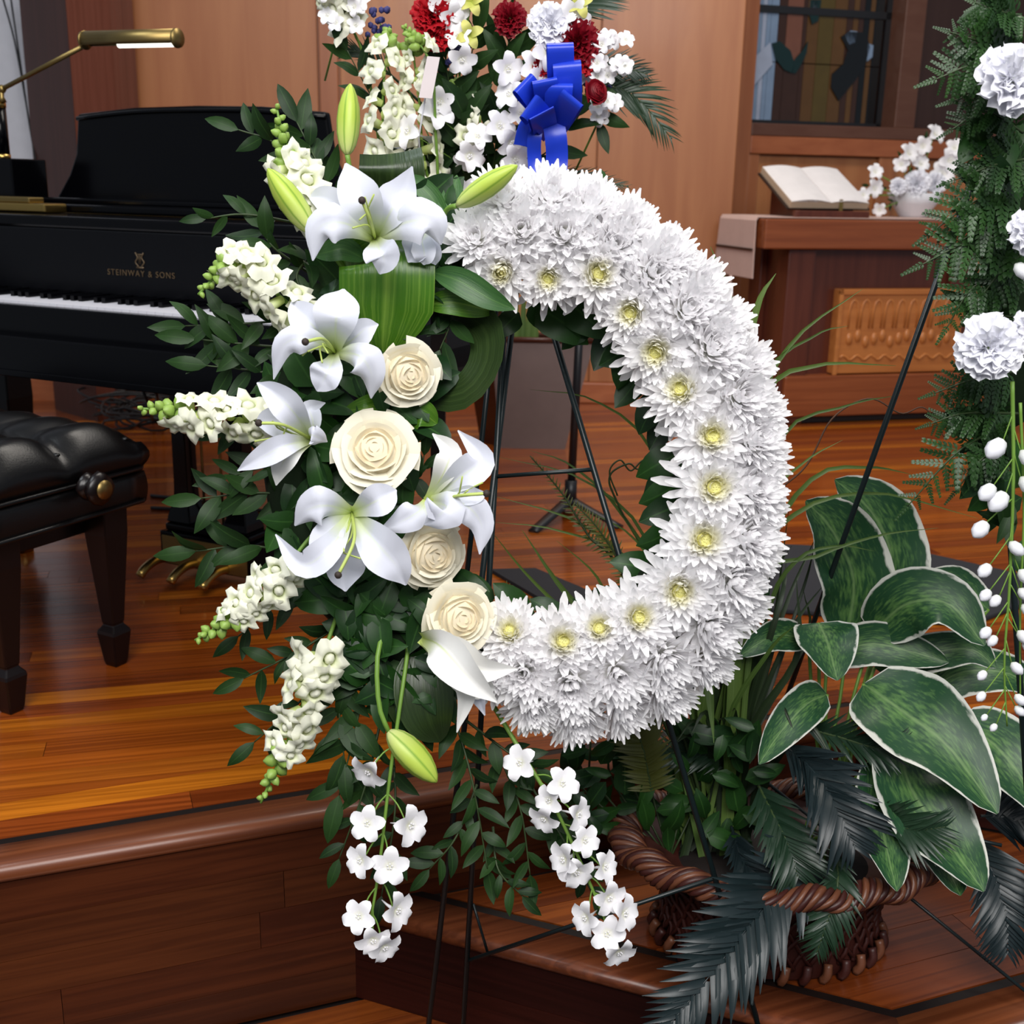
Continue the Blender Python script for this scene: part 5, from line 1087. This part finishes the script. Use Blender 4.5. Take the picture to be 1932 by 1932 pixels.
# curly twigs
tw = thing('curly_twig', 'thin brown curly twig arching out of the grass over the stage', 'twig', GB)
M['twig'] = plain('brown_twig', (92, 62, 44), .7)
MB().tube([GB]+[atY(x, y, 1.85) for x, y in ((1420, 1100), (1440, 960), (1520, 880), (1570, 790), (1640, 752), (1700, 780), (1745, 770), (1785, 830))], (.002, .001), 5, n=50).build('twig', M['twig'], tw)
tw2 = thing('curly_twig', 'dark twisted twig seen inside the wreath opening', 'twig', GB)
MB().tube([GB]+[atY(x, y, 1.8) for x, y in ((1260, 1150), (1170, 960), (1150, 900), (1185, 875), (1205, 885), (1240, 865), (1262, 860))], (.0022, .001), 5, n=60).build('twig', M['stemdark'], tw2)
MB().tube([atY(x, y, 1.8) for x, y in ((1165, 935), (1150, 890), (1170, 868), (1190, 888), (1215, 868), (1240, 885))], .0014, 5, n=40).build('side_twig', M['stemdark'], tw2)
# cycad fronds
def cyc(pts, w, n, label, mt='cycad', lw=.17, ang=.85, N=V((0, -1, .5))):
    P = [atY(*p) for p in pts]; d = (P[-1]-CAM).length/FPX; return palmfrond(P, label, w*d, n, mt, N, 'cycad_frond', 'stiff cycad fronds in the basket', lw, ang, .12)
cyc([(1560, 1585, 1.66), (1480, 1660, 1.56), (1380, 1790, 1.46), (1250, 1950, 1.38)], 150, 34, 'long blue-black cycad frond trailing down over the step edge')
cyc([(1470, 1400, 1.72), (1530, 1450, 1.64), (1575, 1520, 1.58), (1612, 1600, 1.55)], 130, 26, 'blue-black cycad frond in the middle of the basket')
cyc([(1425, 1470, 1.7), (1460, 1540, 1.62), (1490, 1600, 1.57), (1505, 1655, 1.55)], 105, 22, 'green cycad frond hanging over the basket rim', 'cycad_g', .15)
cyc([(1575, 1590, 1.62), (1580, 1670, 1.55), (1560, 1740, 1.52), (1540, 1800, 1.51)], 70, 22, 'grey-green cycad frond hanging down the basket front', 'cycad_g', .16)
cyc([(1500, 1370, 1.75), (1580, 1390, 1.7), (1650, 1410, 1.66), (1705, 1405, 1.64)], 80, 18, 'short green cycad frond under the cream-edged leaves', 'cycad_g', .15)
cyc([(1600, 1530, 1.68), (1660, 1540, 1.62), (1720, 1565, 1.58), (1785, 1560, 1.56)], 100, 22, 'grey cycad frond spreading toward the drooping leaf tips', 'cycad_g', .12)
cyc([(1830, 1570, 1.66), (1870, 1640, 1.6), (1895, 1720, 1.56), (1900, 1800, 1.54)], 95, 20, 'dark cycad frond hanging clear of the basket beside the step corner')
cyc([(1400, 1440, 1.76), (1330, 1420, 1.74), (1270, 1420, 1.72), (1210, 1445, 1.7)], 70, 20, 'olive cycad frond reaching under the wreath', 'cycad_g', .14)
cyc([(1850, 1540, 1.7), (1900, 1540, 1.7), (1960, 1570, 1.68)], 90, 16, 'dark cycad frond at the far end of the basket')
cyc([(1380, 1560, 1.7), (1400, 1620, 1.62), (1440, 1660, 1.58)], 80, 16, 'short dark cycad frond above the braided rim')
# yellow-green boston fern fronds seen through the ring
M['fern_y'] = leafmat('yellow_fern', (70, 76, 24), (98, 98, 36), None, .5, .15)
for pts, w, lb in (([(1190, 1120, 1.75), (1110, 1010, 1.78), (1060, 930, 1.8), (1000, 860, 1.8)], 20, 'yellow-green fern frond pointing up inside the wreath opening'), ([(1230, 1180, 1.72), (1180, 1080, 1.75), (1130, 1000, 1.76), (1085, 950, 1.77)], 30, 'feathery fern frond beside the easel leg'), ([(1200, 1250, 1.72), (1100, 1190, 1.7), (1010, 1150, 1.7), (950, 1100, 1.7)], 26, 'low fern frond across the wreath opening'), ([(1230, 1500, 1.68), (1215, 1420, 1.68), (1195, 1360, 1.68), (1185, 1310, 1.68)], 60, 'olive fern frond below the chrysanthemums')):
    P = [atY(*p) for p in pts]; palmfrond([GB]+P if pts[0][1] < 1300 else P, lb, w*(P[0]-CAM).length/FPX, 40, 'fern_y', V((0, -1, .4)), 'boston_fern_frond', 'feathery fern fronds in the basket', .22, 1.2, .05, base=.35 if pts[0][1] < 1300 else .05)
# dark leafy plant at the left end of the basket
dp = thing('dark_leaf_plant', 'low dark green leafy plant at the wreath end of the basket', 'plant', bc+V((-.2, 0, .15)))
for i in range(96):
    x, y = 1060+R.random()*370, 1370+R.random()*215; a = R.uniform(0, 6.28); P0 = atY(x, y, 1.66+R.random()*.12); leafput(R.choice(LS), None, dp, P0, P0+V((math.cos(a), R.uniform(-.3, .3), math.sin(a)))*R.uniform(.04, .075), V((R.uniform(-.5, .5), -1, .5)), R.uniform(.6, .9))
for i in range(8):
    x = 1090+i*34; MB().tube([bc+V((-.17, 0, .14)), atY(x, 1480, 1.76), atY(x-10, 1400, 1.74)], .002, 5, n=6).build('stem', M['stemdark'], dp)
# ================================================================ SPRAY AT THE PICTURE'S EDGE
SY = 1.42
e2 = thing('spray_easel', 'black wire easel behind the fern and carnation spray', 'easel', atZ(1395, 1562, MZ))
a2 = atY(1832, 350, 1.62); fl2 = atZ(1396, 1560, MZ+.004)
MB().tube([a2, fl2], .0048, 8).build('leg', M['wire'], e2)
fr2 = atZ(1965, 1900, MZ+.004); MB().tube([atY(1862, 350, 1.62), fr2], .0048, 8).build('leg', M['wire'], e2); MB().tube([atY(1450, 1478, 1.86), atZ(1990, 1915, MZ+.004)], .003, 6).build('leg', M['wire'], e2)
MB().tube([a2, atY(1847, 335, 1.62), atY(1862, 350, 1.62)], .0048, 8, n=8).build('hook', M['wire'], e2); MB().tube([atY(1755, 1565, 1.66), atY(1890, 1595, 1.6)], .003, 6).build('cross_bar', M['wire'], e2)
fm = thing('spray_foam', 'dark leafy foam holder behind the carnation spray', 'foam holder', atY(1940, 500, 1.52))
MB().ball(atY(1945, 500, 1.53), .075, 14, 8, sq=(.8, .5, 2.9)).build('foam', M['moss'], fm)
rl = random.Random(4)
for i in range(90):
    y = rl.uniform(20, 1020); x = 1930-rl.uniform(0, 75)*(1 if 150 < y < 900 else .5); a = rl.uniform(1.6, 4.7); L = rl.uniform(60, 100); d = rl.uniform(1.44, 1.52)
    leafput(rl.choice(LS if i % 2 else LR), None, fm, atY(x, y, d), atY(x+math.cos(a)*L, y+math.sin(a)*L, d-.02), V((rl.uniform(-.5, .5), -1, rl.uniform(-.2, .6))), rl.uniform(.7, 1))
FK = .00068
for pts, w, lb in (([(1925, 30), (1880, 20), (1840, 5)], 90, 'fern frond at the very top of the carnation spray'), ([(1932, 140), (1850, 120), (1764, 150)], 105, 'fern frond beside the top white carnation'), ([(1935, 90), (1860, 80), (1790, 60)], 80, 'fern frond above the top white carnation'), ([(1930, 250), (1860, 210), (1795, 245)], 80, 'fern frond just below the top white carnation'),
                   ([(1930, 350), (1840, 380), (1755, 440)], 105, 'fern frond overhanging the altar flowers'), ([(1932, 430), (1830, 455), (1738, 500)], 110, 'fern frond crossing the easel leg'), ([(1932, 520), (1840, 540), (1785, 620)], 95, 'fern frond above the lower white carnation'),
                   ([(1920, 700), (1840, 715), (1762, 742)], 85, 'dark fern frond just below the lower white carnation'), ([(1920, 780), (1820, 780), (1755, 800)], 80, 'dark fern frond halfway down the spray'), ([(1910, 800), (1810, 850), (1712, 955)], 105, 'long dark fern frond sweeping down toward the plants'), ([(1940, 190), (1870, 170), (1800, 190)], 90, 'fern frond tucked behind the top white carnation'), ([(1940, 300), (1880, 310), (1800, 340)], 90, 'fern frond between the top carnation and the altar flowers'), ([(1940, 470), (1890, 510), (1830, 590)], 90, 'fern frond hanging down onto the lower white carnation'), ([(1935, 400), (1870, 420), (1790, 470)], 100, 'broad fern frond behind the easel leg'), ([(1930, 600), (1860, 590), (1800, 560)], 80, 'fern frond behind the lower white carnation'), ([(1925, 850), (1860, 860), (1800, 930)], 80, 'dark fern frond above the white buds')):
    P = [atY(x, y, SY+(.0 if i else .05)) for i, (x, y) in enumerate(pts)]; frond(P, lb, w*1.2*FK, 11, w=.95)
for x, y, r_, lb in ((1908, 152, 66, 'large white carnation near the top of the fern spray'), (1866, 656, 62, 'white carnation above the dark fern fronds'), (1945, 440, 46, 'white carnation half cut off by the picture edge'), (1950, 620, 40, 'white carnation hidden behind the lower carnation')):
    p = atY(x, y, SY-.06); carnation(p, V((-.15 if x < 1900 else .1, -1, .3)), r_*.9*FK, lb, R.choice(CW), 'white carnations in the fern spray', p+V((.06, .1, -.02)))
tg = thing('bud_spray', 'hanging spray of small white buds on thin green stems', 'flower', atY(1905, 720, SY))
Sx = [atY(x, y, SY-.05) for x, y in ((1910, 720), (1912, 900), (1905, 1100), (1895, 1250), (1900, 1370))]; MB().tube(Sx, (.0026, .001), 6, n=30).build('stem', M['stem'], tg); Sx2 = [atY(x, y, SY-.04) for x, y in ((1925, 760), (1932, 960), (1925, 1150), (1925, 1350))]; MB().tube(Sx2, (.002, .001), 6, n=30).build('stem', M['stem'], tg)
SS = bez(Sx, 60)
b = MB().lathe([(.05, 0), (.34, .2), (.48, .6), (.4, 1.0), (.1, 1.3)], 8); WB = mesh('bud', b.v, b.f, b.uv); WB.materials.append(M['carn'])
for x, y, s in ((1915, 498, 30), (1930, 512, 26), (1893, 830, 40), (1925, 850, 34), (1875, 915, 34), (1898, 930, 40), (1925, 900, 36), (1862, 985, 34), (1905, 1022, 28), (1868, 1065, 28), (1922, 1075, 28), (1868, 1113, 24), (1886, 1124, 24), (1922, 1110, 24), (1868, 1184, 24), (1880, 1200, 22), (1920, 1190, 26), (1860, 1266, 20), (1908, 1250, 24), (1858, 1306, 20), (1915, 1310, 22), (1880, 1366, 16), (1915, 1332, 20), (1862, 1348, 14), (1930, 1210, 22), (1928, 1140, 24)):
    c = atY(x, y, SY-.055); e = min(SS, key=lambda q: (q-c-V((0, 0, .03))).length)
    if y > 600: MB().tube([e, (e+c)/2, c], .0009, 4, n=4).build('bud_stalk', M['stem'], tg)
    put(WB, None, 'bud', tg, c, V((-.6 if x < 1900 else .5, -.4, -.5)), s*FK*.9, 0)
# ================================================================ RED WHITE AND BLUE ARRANGEMENT ON ITS STAND
BY = 2.22; BK = .00104
sd = thing('flower_stand', 'dark wooden flower stand hidden behind the spray', 'stand', atZ(826, 1265, SZ))
sc_ = atZ(826, 1262, SZ); ztop_ = atY(850, 560, sc_.y).z
MB().lathe([(.021, .03), (.021, ztop_-SZ-.02)], 4, sc_, M=Matrix.Rotation(math.pi/4, 3, 'Z')).build('column', M['leg'], sd, False)
MB().lathe([(.085, 0), (.085, .022)], 24, V((sc_.x, sc_.y, ztop_-.022))).build('top', M['leg'], sd, False, bevel=.004); MB().lathe([(.12, 0), (.11, .025), (.03, .04)], 24, sc_).build('foot', M['leg'], sd, False)
vs = thing('white_vase', 'white vase of the red white and blue flowers behind the wreath', 'vase', V((sc_.x, sc_.y, ztop_)))
MB().lathe([(.06, 0), (.075, .02), (.09, .12), (.1, .25), (.105, .3), (.095, .3), (.08, .12), (.02, .05)], 28, V((sc_.x, sc_.y, ztop_))).build('body', M['white_cer'], vs)
VC = V((sc_.x, sc_.y, ztop_+.26))
def bt(x, y, d=0): return atY(x, y, BY+d)
bg = 'red white and blue arrangement flowers'
for pts, nb, r_, lb, bare in (([(800, 420, .06), (735, 330, 0), (722, 200, -.03), (735, 50, -.03)], 15, 62, 'white snapdragon stalk beside the upright lily bud', .12), ([(830, 420, .05), (800, 300, 0), (790, 180, -.02), (775, 70, -.02)], 11, 58, 'white snapdragon stalk left of the small card', .12), ([(850, 420, .05), (880, 300, 0), (905, 220, 0), (850, 150, 0)], 5, 46, 'white snapdragon sprig low in the dark leaves', .4),
                             ([(720, 300, .06), (690, 120, .02), (650, 30, .0), (610, -20, 0)], 12, 56, 'white snapdragon stalk leaning out at the top edge', .55)):
    stalk([bt(*p) for p in pts], lb, r_*BK*.62, nb, 8, 'white snapdragons in the red white and blue arrangement', bare=bare, budtip=.08, spread=1.1)
stalk([bt(830, 420, .0), bt(822, 250, -.05), bt(812, 120, -.06), bt(760, 48, -.05)], 'green budded snapdragon tip beside the red carnation', .03, 2, 14, 'white snapdragons in the red white and blue arrangement', bare=.5, budtip=.2)
for pts, bl, lb in (([(870, 400), (940, 290), (985, 215), (960, 120)], [(985, 215), (960, 265), (970, 300), (940, 240), (965, 180), (955, 130)], 'white delphinium stem beside the blue ribbon'), ([(880, 400), (1000, 260), (1040, 120), (1050, 20)], [(1060, 40), (1030, 100), (1005, 130), (1040, 60), (1080, 30), (1020, 150)], 'tall white delphinium stem above the blue ribbon'),
                    ([(860, 400), (880, 250), (860, 100), (850, 20)], [(855, 30), (865, 70), (870, 110), (845, 10), (830, 190), (885, 290)], 'white delphinium stem in the middle of the arrangement'), ([(850, 420), (870, 360), (870, 330), (900, 280)], [(880, 300), (870, 360), (900, 260), (775, 250), (820, 215)], 'low white delphinium stem over the vase')):
    P = [bt(x, y, .03) for x, y in pts]; o = thing('delphinium', lb, 'flower', P[0], group='white delphiniums in the red white and blue arrangement'); MB().tube(P, (.003, .0015), 6, n=24).build('stem', M['stem'], o); S = bez(P, 40)
    for x, y in bl: c = bt(x, y, -.04); e = min(S, key=lambda q: (q-c).length); MB().tube([e, c], .001, 4).build('flower_stalk', M['stem'], o); put(DEL, None, 'blossom', o, c, V((R.uniform(-1, 1), -1, R.uniform(-.8, .6))), 29*BK*R.uniform(.8, 1.1), R.random()*6)
for x, y, r_, ms, lb in ((815, 28, 36, CRD, 'bright red carnation at the top beside the green buds'), (822, 66, 30, CRD, 'red carnation just under the topmost red carnation'), (962, 36, 30, CDR, 'deep red carnation at the top of the arrangement'), (1090, 82, 44, CDR, 'large deep red carnation beside the blue ribbon'), (1104, 110, 30, CRD, 'red carnation below the large deep red one'), (1018, 128, 22, CRD, 'small red carnation peeking from behind the blue ribbon'), (1038, 48, 40, CW[0], 'white carnation next to the large deep red carnation')):
    p = bt(x, y, -.04); carnation(p, V((R.uniform(-.2, .3), -1, .2)), r_*BK*.95, lb, ms, bg, p+V((0, .08, -.05)))
rose(bt(1126, 172, -.09), V((.6, -1, .3)), 26*BK, 'dark red rosebud at the ribbon side of the arrangement', 'deepred', 'deepred', 'rose', bg, .7)
for x, y, n_, lb in ((1140, 108, 16, 'cluster of small white stock flowers beside the red carnations'), (1140, 205, 7, 'small white stock cluster under the dark red rosebud'), (650, 8, 12, 'white stock cluster at the top left of the arrangement')):
    c = bt(x, y, -.02); o = thing('stock_cluster', lb, 'flower', c, group=bg); MB().tube([c, c+V((-.05, .08, -.12))], .002, 5).build('stem', M['stem'], o)
    sp_ = .036 if n_ > 9 else .018
    for i in range(n_): q = c+V((R.uniform(-sp_, sp_), R.uniform(-.03, .01), R.uniform(-sp_, sp_))); put(DEL, None, 'blossom', o, q, V((R.uniform(-.5, .5), -1, R.uniform(-.3, .6))), .016, R.random()*6)
for x, y, lb in ((716, 42, 'blue-violet statice tuft beside the leaning snapdragon'), (842, 100, 'small blue-violet tuft under the red carnations'), (1128, 140, 'blue-violet tuft between the stock and the rosebud')):
    c = bt(x, y, .0); o = thing('statice', lb, 'flower', c, group=bg); B = MB()
    for i in range(22): q = c+V((R.uniform(-.022, .022), R.uniform(-.02, .01), R.uniform(-.022, .022))); B.ball(q, .006, 5, 3)
    B.build('florets', M['violet'], o, kind='stuff'); MB().tube([c, VC], .0015, 5).build('stem', M['stem'], o)
M['yel'] = petalmat('pale_yellow_petal', (226, 222, 130), (190, 200, 90), .0, .6)
for x, y, lb in ((886, 66, 'pale yellow blossom in the dark leaves'), (1092, 8, 'pale yellow blossom at the top edge'), (890, 4, 'pale yellow-green blossom above the centre')):
    c = bt(x, y, -.04); o = thing('yellow_blossom', lb, 'flower', c, group=bg)
    for k in range(4): a = k*1.6+.4; MB().ribbon([c, c+V((math.cos(a)*.014, -.012, math.sin(a)*.014)), c+V((math.cos(a)*.026, -.006, math.sin(a)*.026))], .018, (0, -1, .2), prof_broad, .3).build('petal', M['yel'], o)
    MB().tube([c, VC], .0016, 5).build('stem', M['stem'], o)
for i, (pts, n_, lf_, lb) in enumerate((([(850, 420), (860, 300), (880, 150), (900, 60)], 16, 74, 'dark leafy stem rising through the centre of the arrangement'), ([(860, 420), (920, 280), (950, 160), (960, 80)], 15, 74, 'dark leafy stem behind the blue ribbon'), ([(830, 420), (830, 300), (850, 200), (840, 110)], 14, 74, 'dark leafy stem right of the small card'), ([(870, 400), (960, 330), (1040, 280), (1085, 220)], 12, 60, 'leafy stem reaching under the ribbon loops'), ([(840, 420), (770, 300), (700, 180), (655, 95)], 12, 60, 'leafy stem reaching out beside the snapdragons'),
                                    ([(870, 420), (900, 360), (930, 310), (935, 270)], 9, 66, 'leafy stem just over the vase rim'), ([(860, 420), (850, 340), (870, 280), (880, 200)], 14, 80, 'broad leafy stem filling the front of the arrangement'), ([(860, 400), (1000, 220), (1100, 160), (1130, 230)], 12, 58, 'leafy stem drooping beside the rosebud'))):
    sprig(None, lb, lf_*BK/PXM, n_, pts3=[bt(x, y, .05-.02*j) for j, (x, y) in enumerate(pts)], N=V((0, -1, .2)), group='leafy stems in the red white and blue arrangement', name='leafy_sprig')
for pts, w, lb in (([(1000, 150, .08), (1130, 160, .05), (1200, 185, .05), (1268, 262, .05)], 85, 'long palm frond drooping against the wood wall'), ([(1000, 60, .08), (1100, 10, .05), (1150, -20, .05)], 80, 'palm frond cut off at the top edge'), ([(1040, 140, .08), (1150, 125, .05), (1222, 140, .05)], 55, 'short palm frond beside the white stock'), ([(960, 330, .08), (1080, 335, .05), (1186, 352, .05)], 45, 'low palm frond above the chrysanthemums'), ([(800, 200, .08), (700, 110, .05), (650, 95, .05)], 45, 'small palm frond behind the snapdragons')):
    P = [bt(*p) for p in pts]; palmfrond(P, lb, w*BK, 20, 'palm', V((0, -1, .25)), 'palm_frond', 'palm fronds behind the arrangement', .09, .62, .1, base=.3)
# blue satin ribbon bow
m_ = NT('blue_satin'); lw_ = m_.n('ShaderNodeLayerWeight'); M['blue'] = m_.fin(m_.mix(m_.noise(5, m_.coord()), C((26, 50, 190)), C((40, 76, 220))), .32, .5, tl=.08)
rb = thing('ribbon_bow', 'bright blue satin ribbon bow with two hanging tails', 'ribbon', bt(1035, 190, -.08))
one = lambda t: 1.
def band(P, Wd, w, n=24):
    S = bez(P, n); b = MB(); v = []; Wd = Wd.normalized()*(w/2)
    for p in S: v += [p-Wd, p, p+Wd]
    b.add(v, [(3*i+j, 3*i+j+1, 3*i+j+4, 3*i+j+3) for i in range(n) for j in (0, 1)]); return b
for k, (x0, y0, x1, y1, w) in enumerate(((1072, 205, 1068, 118, 46), (1058, 165, 1056, 84, 44), (1018, 200, 984, 158, 42), (1050, 232, 1054, 160, 46), (1034, 212, 1026, 152, 42), (1048, 240, 1082, 186, 42), (1040, 248, 996, 202, 42), (1030, 250, 1020, 215, 44))):
    a = bt(x0, y0, -.08); e = bt(x1, y1, -.10-.006*k); s_ = e-a; Wd = V((0, -1, .1)).cross(s_)+V((0, R.uniform(-.3, .3)*s_.length, 0)); f_ = V((0, -1, .15))*.022
    band([a, a+s_*.35+f_, a+s_*.8+f_*1.3, e+f_*.5, e-f_*.6, a+s_*.6-f_*.7, a-f_*.1], Wd, w*BK).build('loop', M['blue'], rb)
for pts, w in (([(1016, 225), (1008, 260), (1008, 300), (1014, 350)], 24), ([(1042, 225), (1048, 260), (1050, 300), (1046, 350)], 38), ([(1020, 215), (995, 240), (985, 275)], 30)):
    MB().ribbon([bt(x, y, -.09-.01*(i % 2)) for i, (x, y) in enumerate(pts)], w*BK, V((.2, -1, .1)), one, .15, 3, 14).build('tail', M['blue'], rb)
MB().ball(bt(1036, 226, -.085), .012, 10, 6, sq=(1, .8, 1.2)).build('knot', M['blue'], rb)
cdh = thing('message_card', 'small cream card on a clear pick among the snapdragons', 'card', bt(812, 150, -.09))
ca = [bt(806, 106, -.1), bt(830, 108, -.1), bt(815, 186, -.1), bt(790, 184, -.1)]; b = MB(); b.add(ca+[p+V((0, .002, 0)) for p in ca], [(0, 3, 2, 1), (4, 5, 6, 7), (0, 1, 5, 4), (1, 2, 6, 5), (2, 3, 7, 6), (3, 0, 4, 7)]); b.build('card', M['card'], cdh, False); MB().tube([bt(806, 160, -.092), bt(790, 260, -.05), bt(800, 400, .02)], .0016, 5).build('pick', M['white_cer'], cdh)
# stems in the planter pot
pv = thing('pot_plant', 'pale green stems standing in the tapered planter pot', 'plant', atY(990, 640, 4.62))
for x0, x1 in ((985, 990), (996, 1004), (1008, 1016), (975, 972)): MB().ribbon([atY(x0, 650, 4.62), atY((x0+x1)/2, 590, 4.62), atY(x1, 500, 4.62)], .03, (0, -1, .2), prof_grass, .3, 2, 8).build('leaf', M['grass'], pv)
# ================================================================ ALTAR FLOWERS
def av(px_, py_, dy=.3): return atP(px_, py_, ao+m15*dy, m15)
bw = av(1722, 405); bw.z = SZ+zt+.006
bo_ = thing('white_bowl', 'white bowl holding the altar flowers', 'bowl', bw)
MB().lathe([(.06, 0), (.065, .01), (.1, .06), (.125, .11), (.118, .11), (.09, .06), (.02, .02)], 26, bw).build('body', M['white_cer'], bo_)
ag = 'white flowers in the altar bowl'
for x, y, r_, lb in ((1730, 347, 25, 'round white carnation at the front of the altar bowl'), (1695, 352, 16, 'small cream carnation beside the round one'), (1765, 345, 20, 'white carnation at the back of the altar bowl')):
    p = av(x, y, .22); carnation(p, V((-.1, -1, .3)), r_*.0024, lb, R.choice(CW), ag, bw+V((0, 0, .08)))
for x, y, s, lb in ((1648, 355, 16, 'white freesia bloom leaning toward the open book'), (1650, 325, 14, 'white freesia bloom above the leaning one'), (1628, 368, 12, 'lowest white bloom beside the book pages'), (1712, 290, 18, 'white lily bloom rising above the altar bowl'), (1762, 255, 18, 'topmost white lily bloom in the altar bowl'), (1740, 275, 16, 'white lily bloom just below the topmost one'), (1790, 305, 22, 'white lily bloom at the fern side of the altar bowl'), (1775, 330, 22, 'white lily bloom low at the fern side'), (1700, 310, 14, 'small white bloom on the book side of the altar bowl'), (1735, 310, 16, 'white bloom in the centre of the altar flowers'), (1800, 280, 16, 'white bloom highest at the fern side'), (1660, 395, 12, 'pale yellow-white bloom trailing on the altar cloth')):
    p = av(x, y, .25); o = thing('altar_bloom', lb, 'flower', p, group=ag); MB().tube([p, bw+V((0, 0, .1))], .003, 5).build('stem', M['stem'], o); put(DEL, None, 'blossom', o, p, V((R.uniform(-.6, .6), -1, R.uniform(-.2, .7))), s*.0026, R.random()*6)
for x, y, lb in ((1640, 350, 'green leafy sprig leaning over the book end'), (1700, 300, 'green leafy sprig at the back of the altar bowl'), (1745, 265, 'tallest green sprig in the altar bowl'), (1790, 320, 'green sprig at the fern side of the altar bowl'), (1668, 390, 'green sprig trailing onto the altar cloth')):
    sprig(None, lb, 60, 9, pts3=[bw+V((0, 0, .1)), bw.lerp(av(x, y, .28), .5)+V((0, 0, .06)), av(x, y, .28)], N=V((0, -1, .3)), name='altar_sprig', group='green sprigs in the altar bowl')
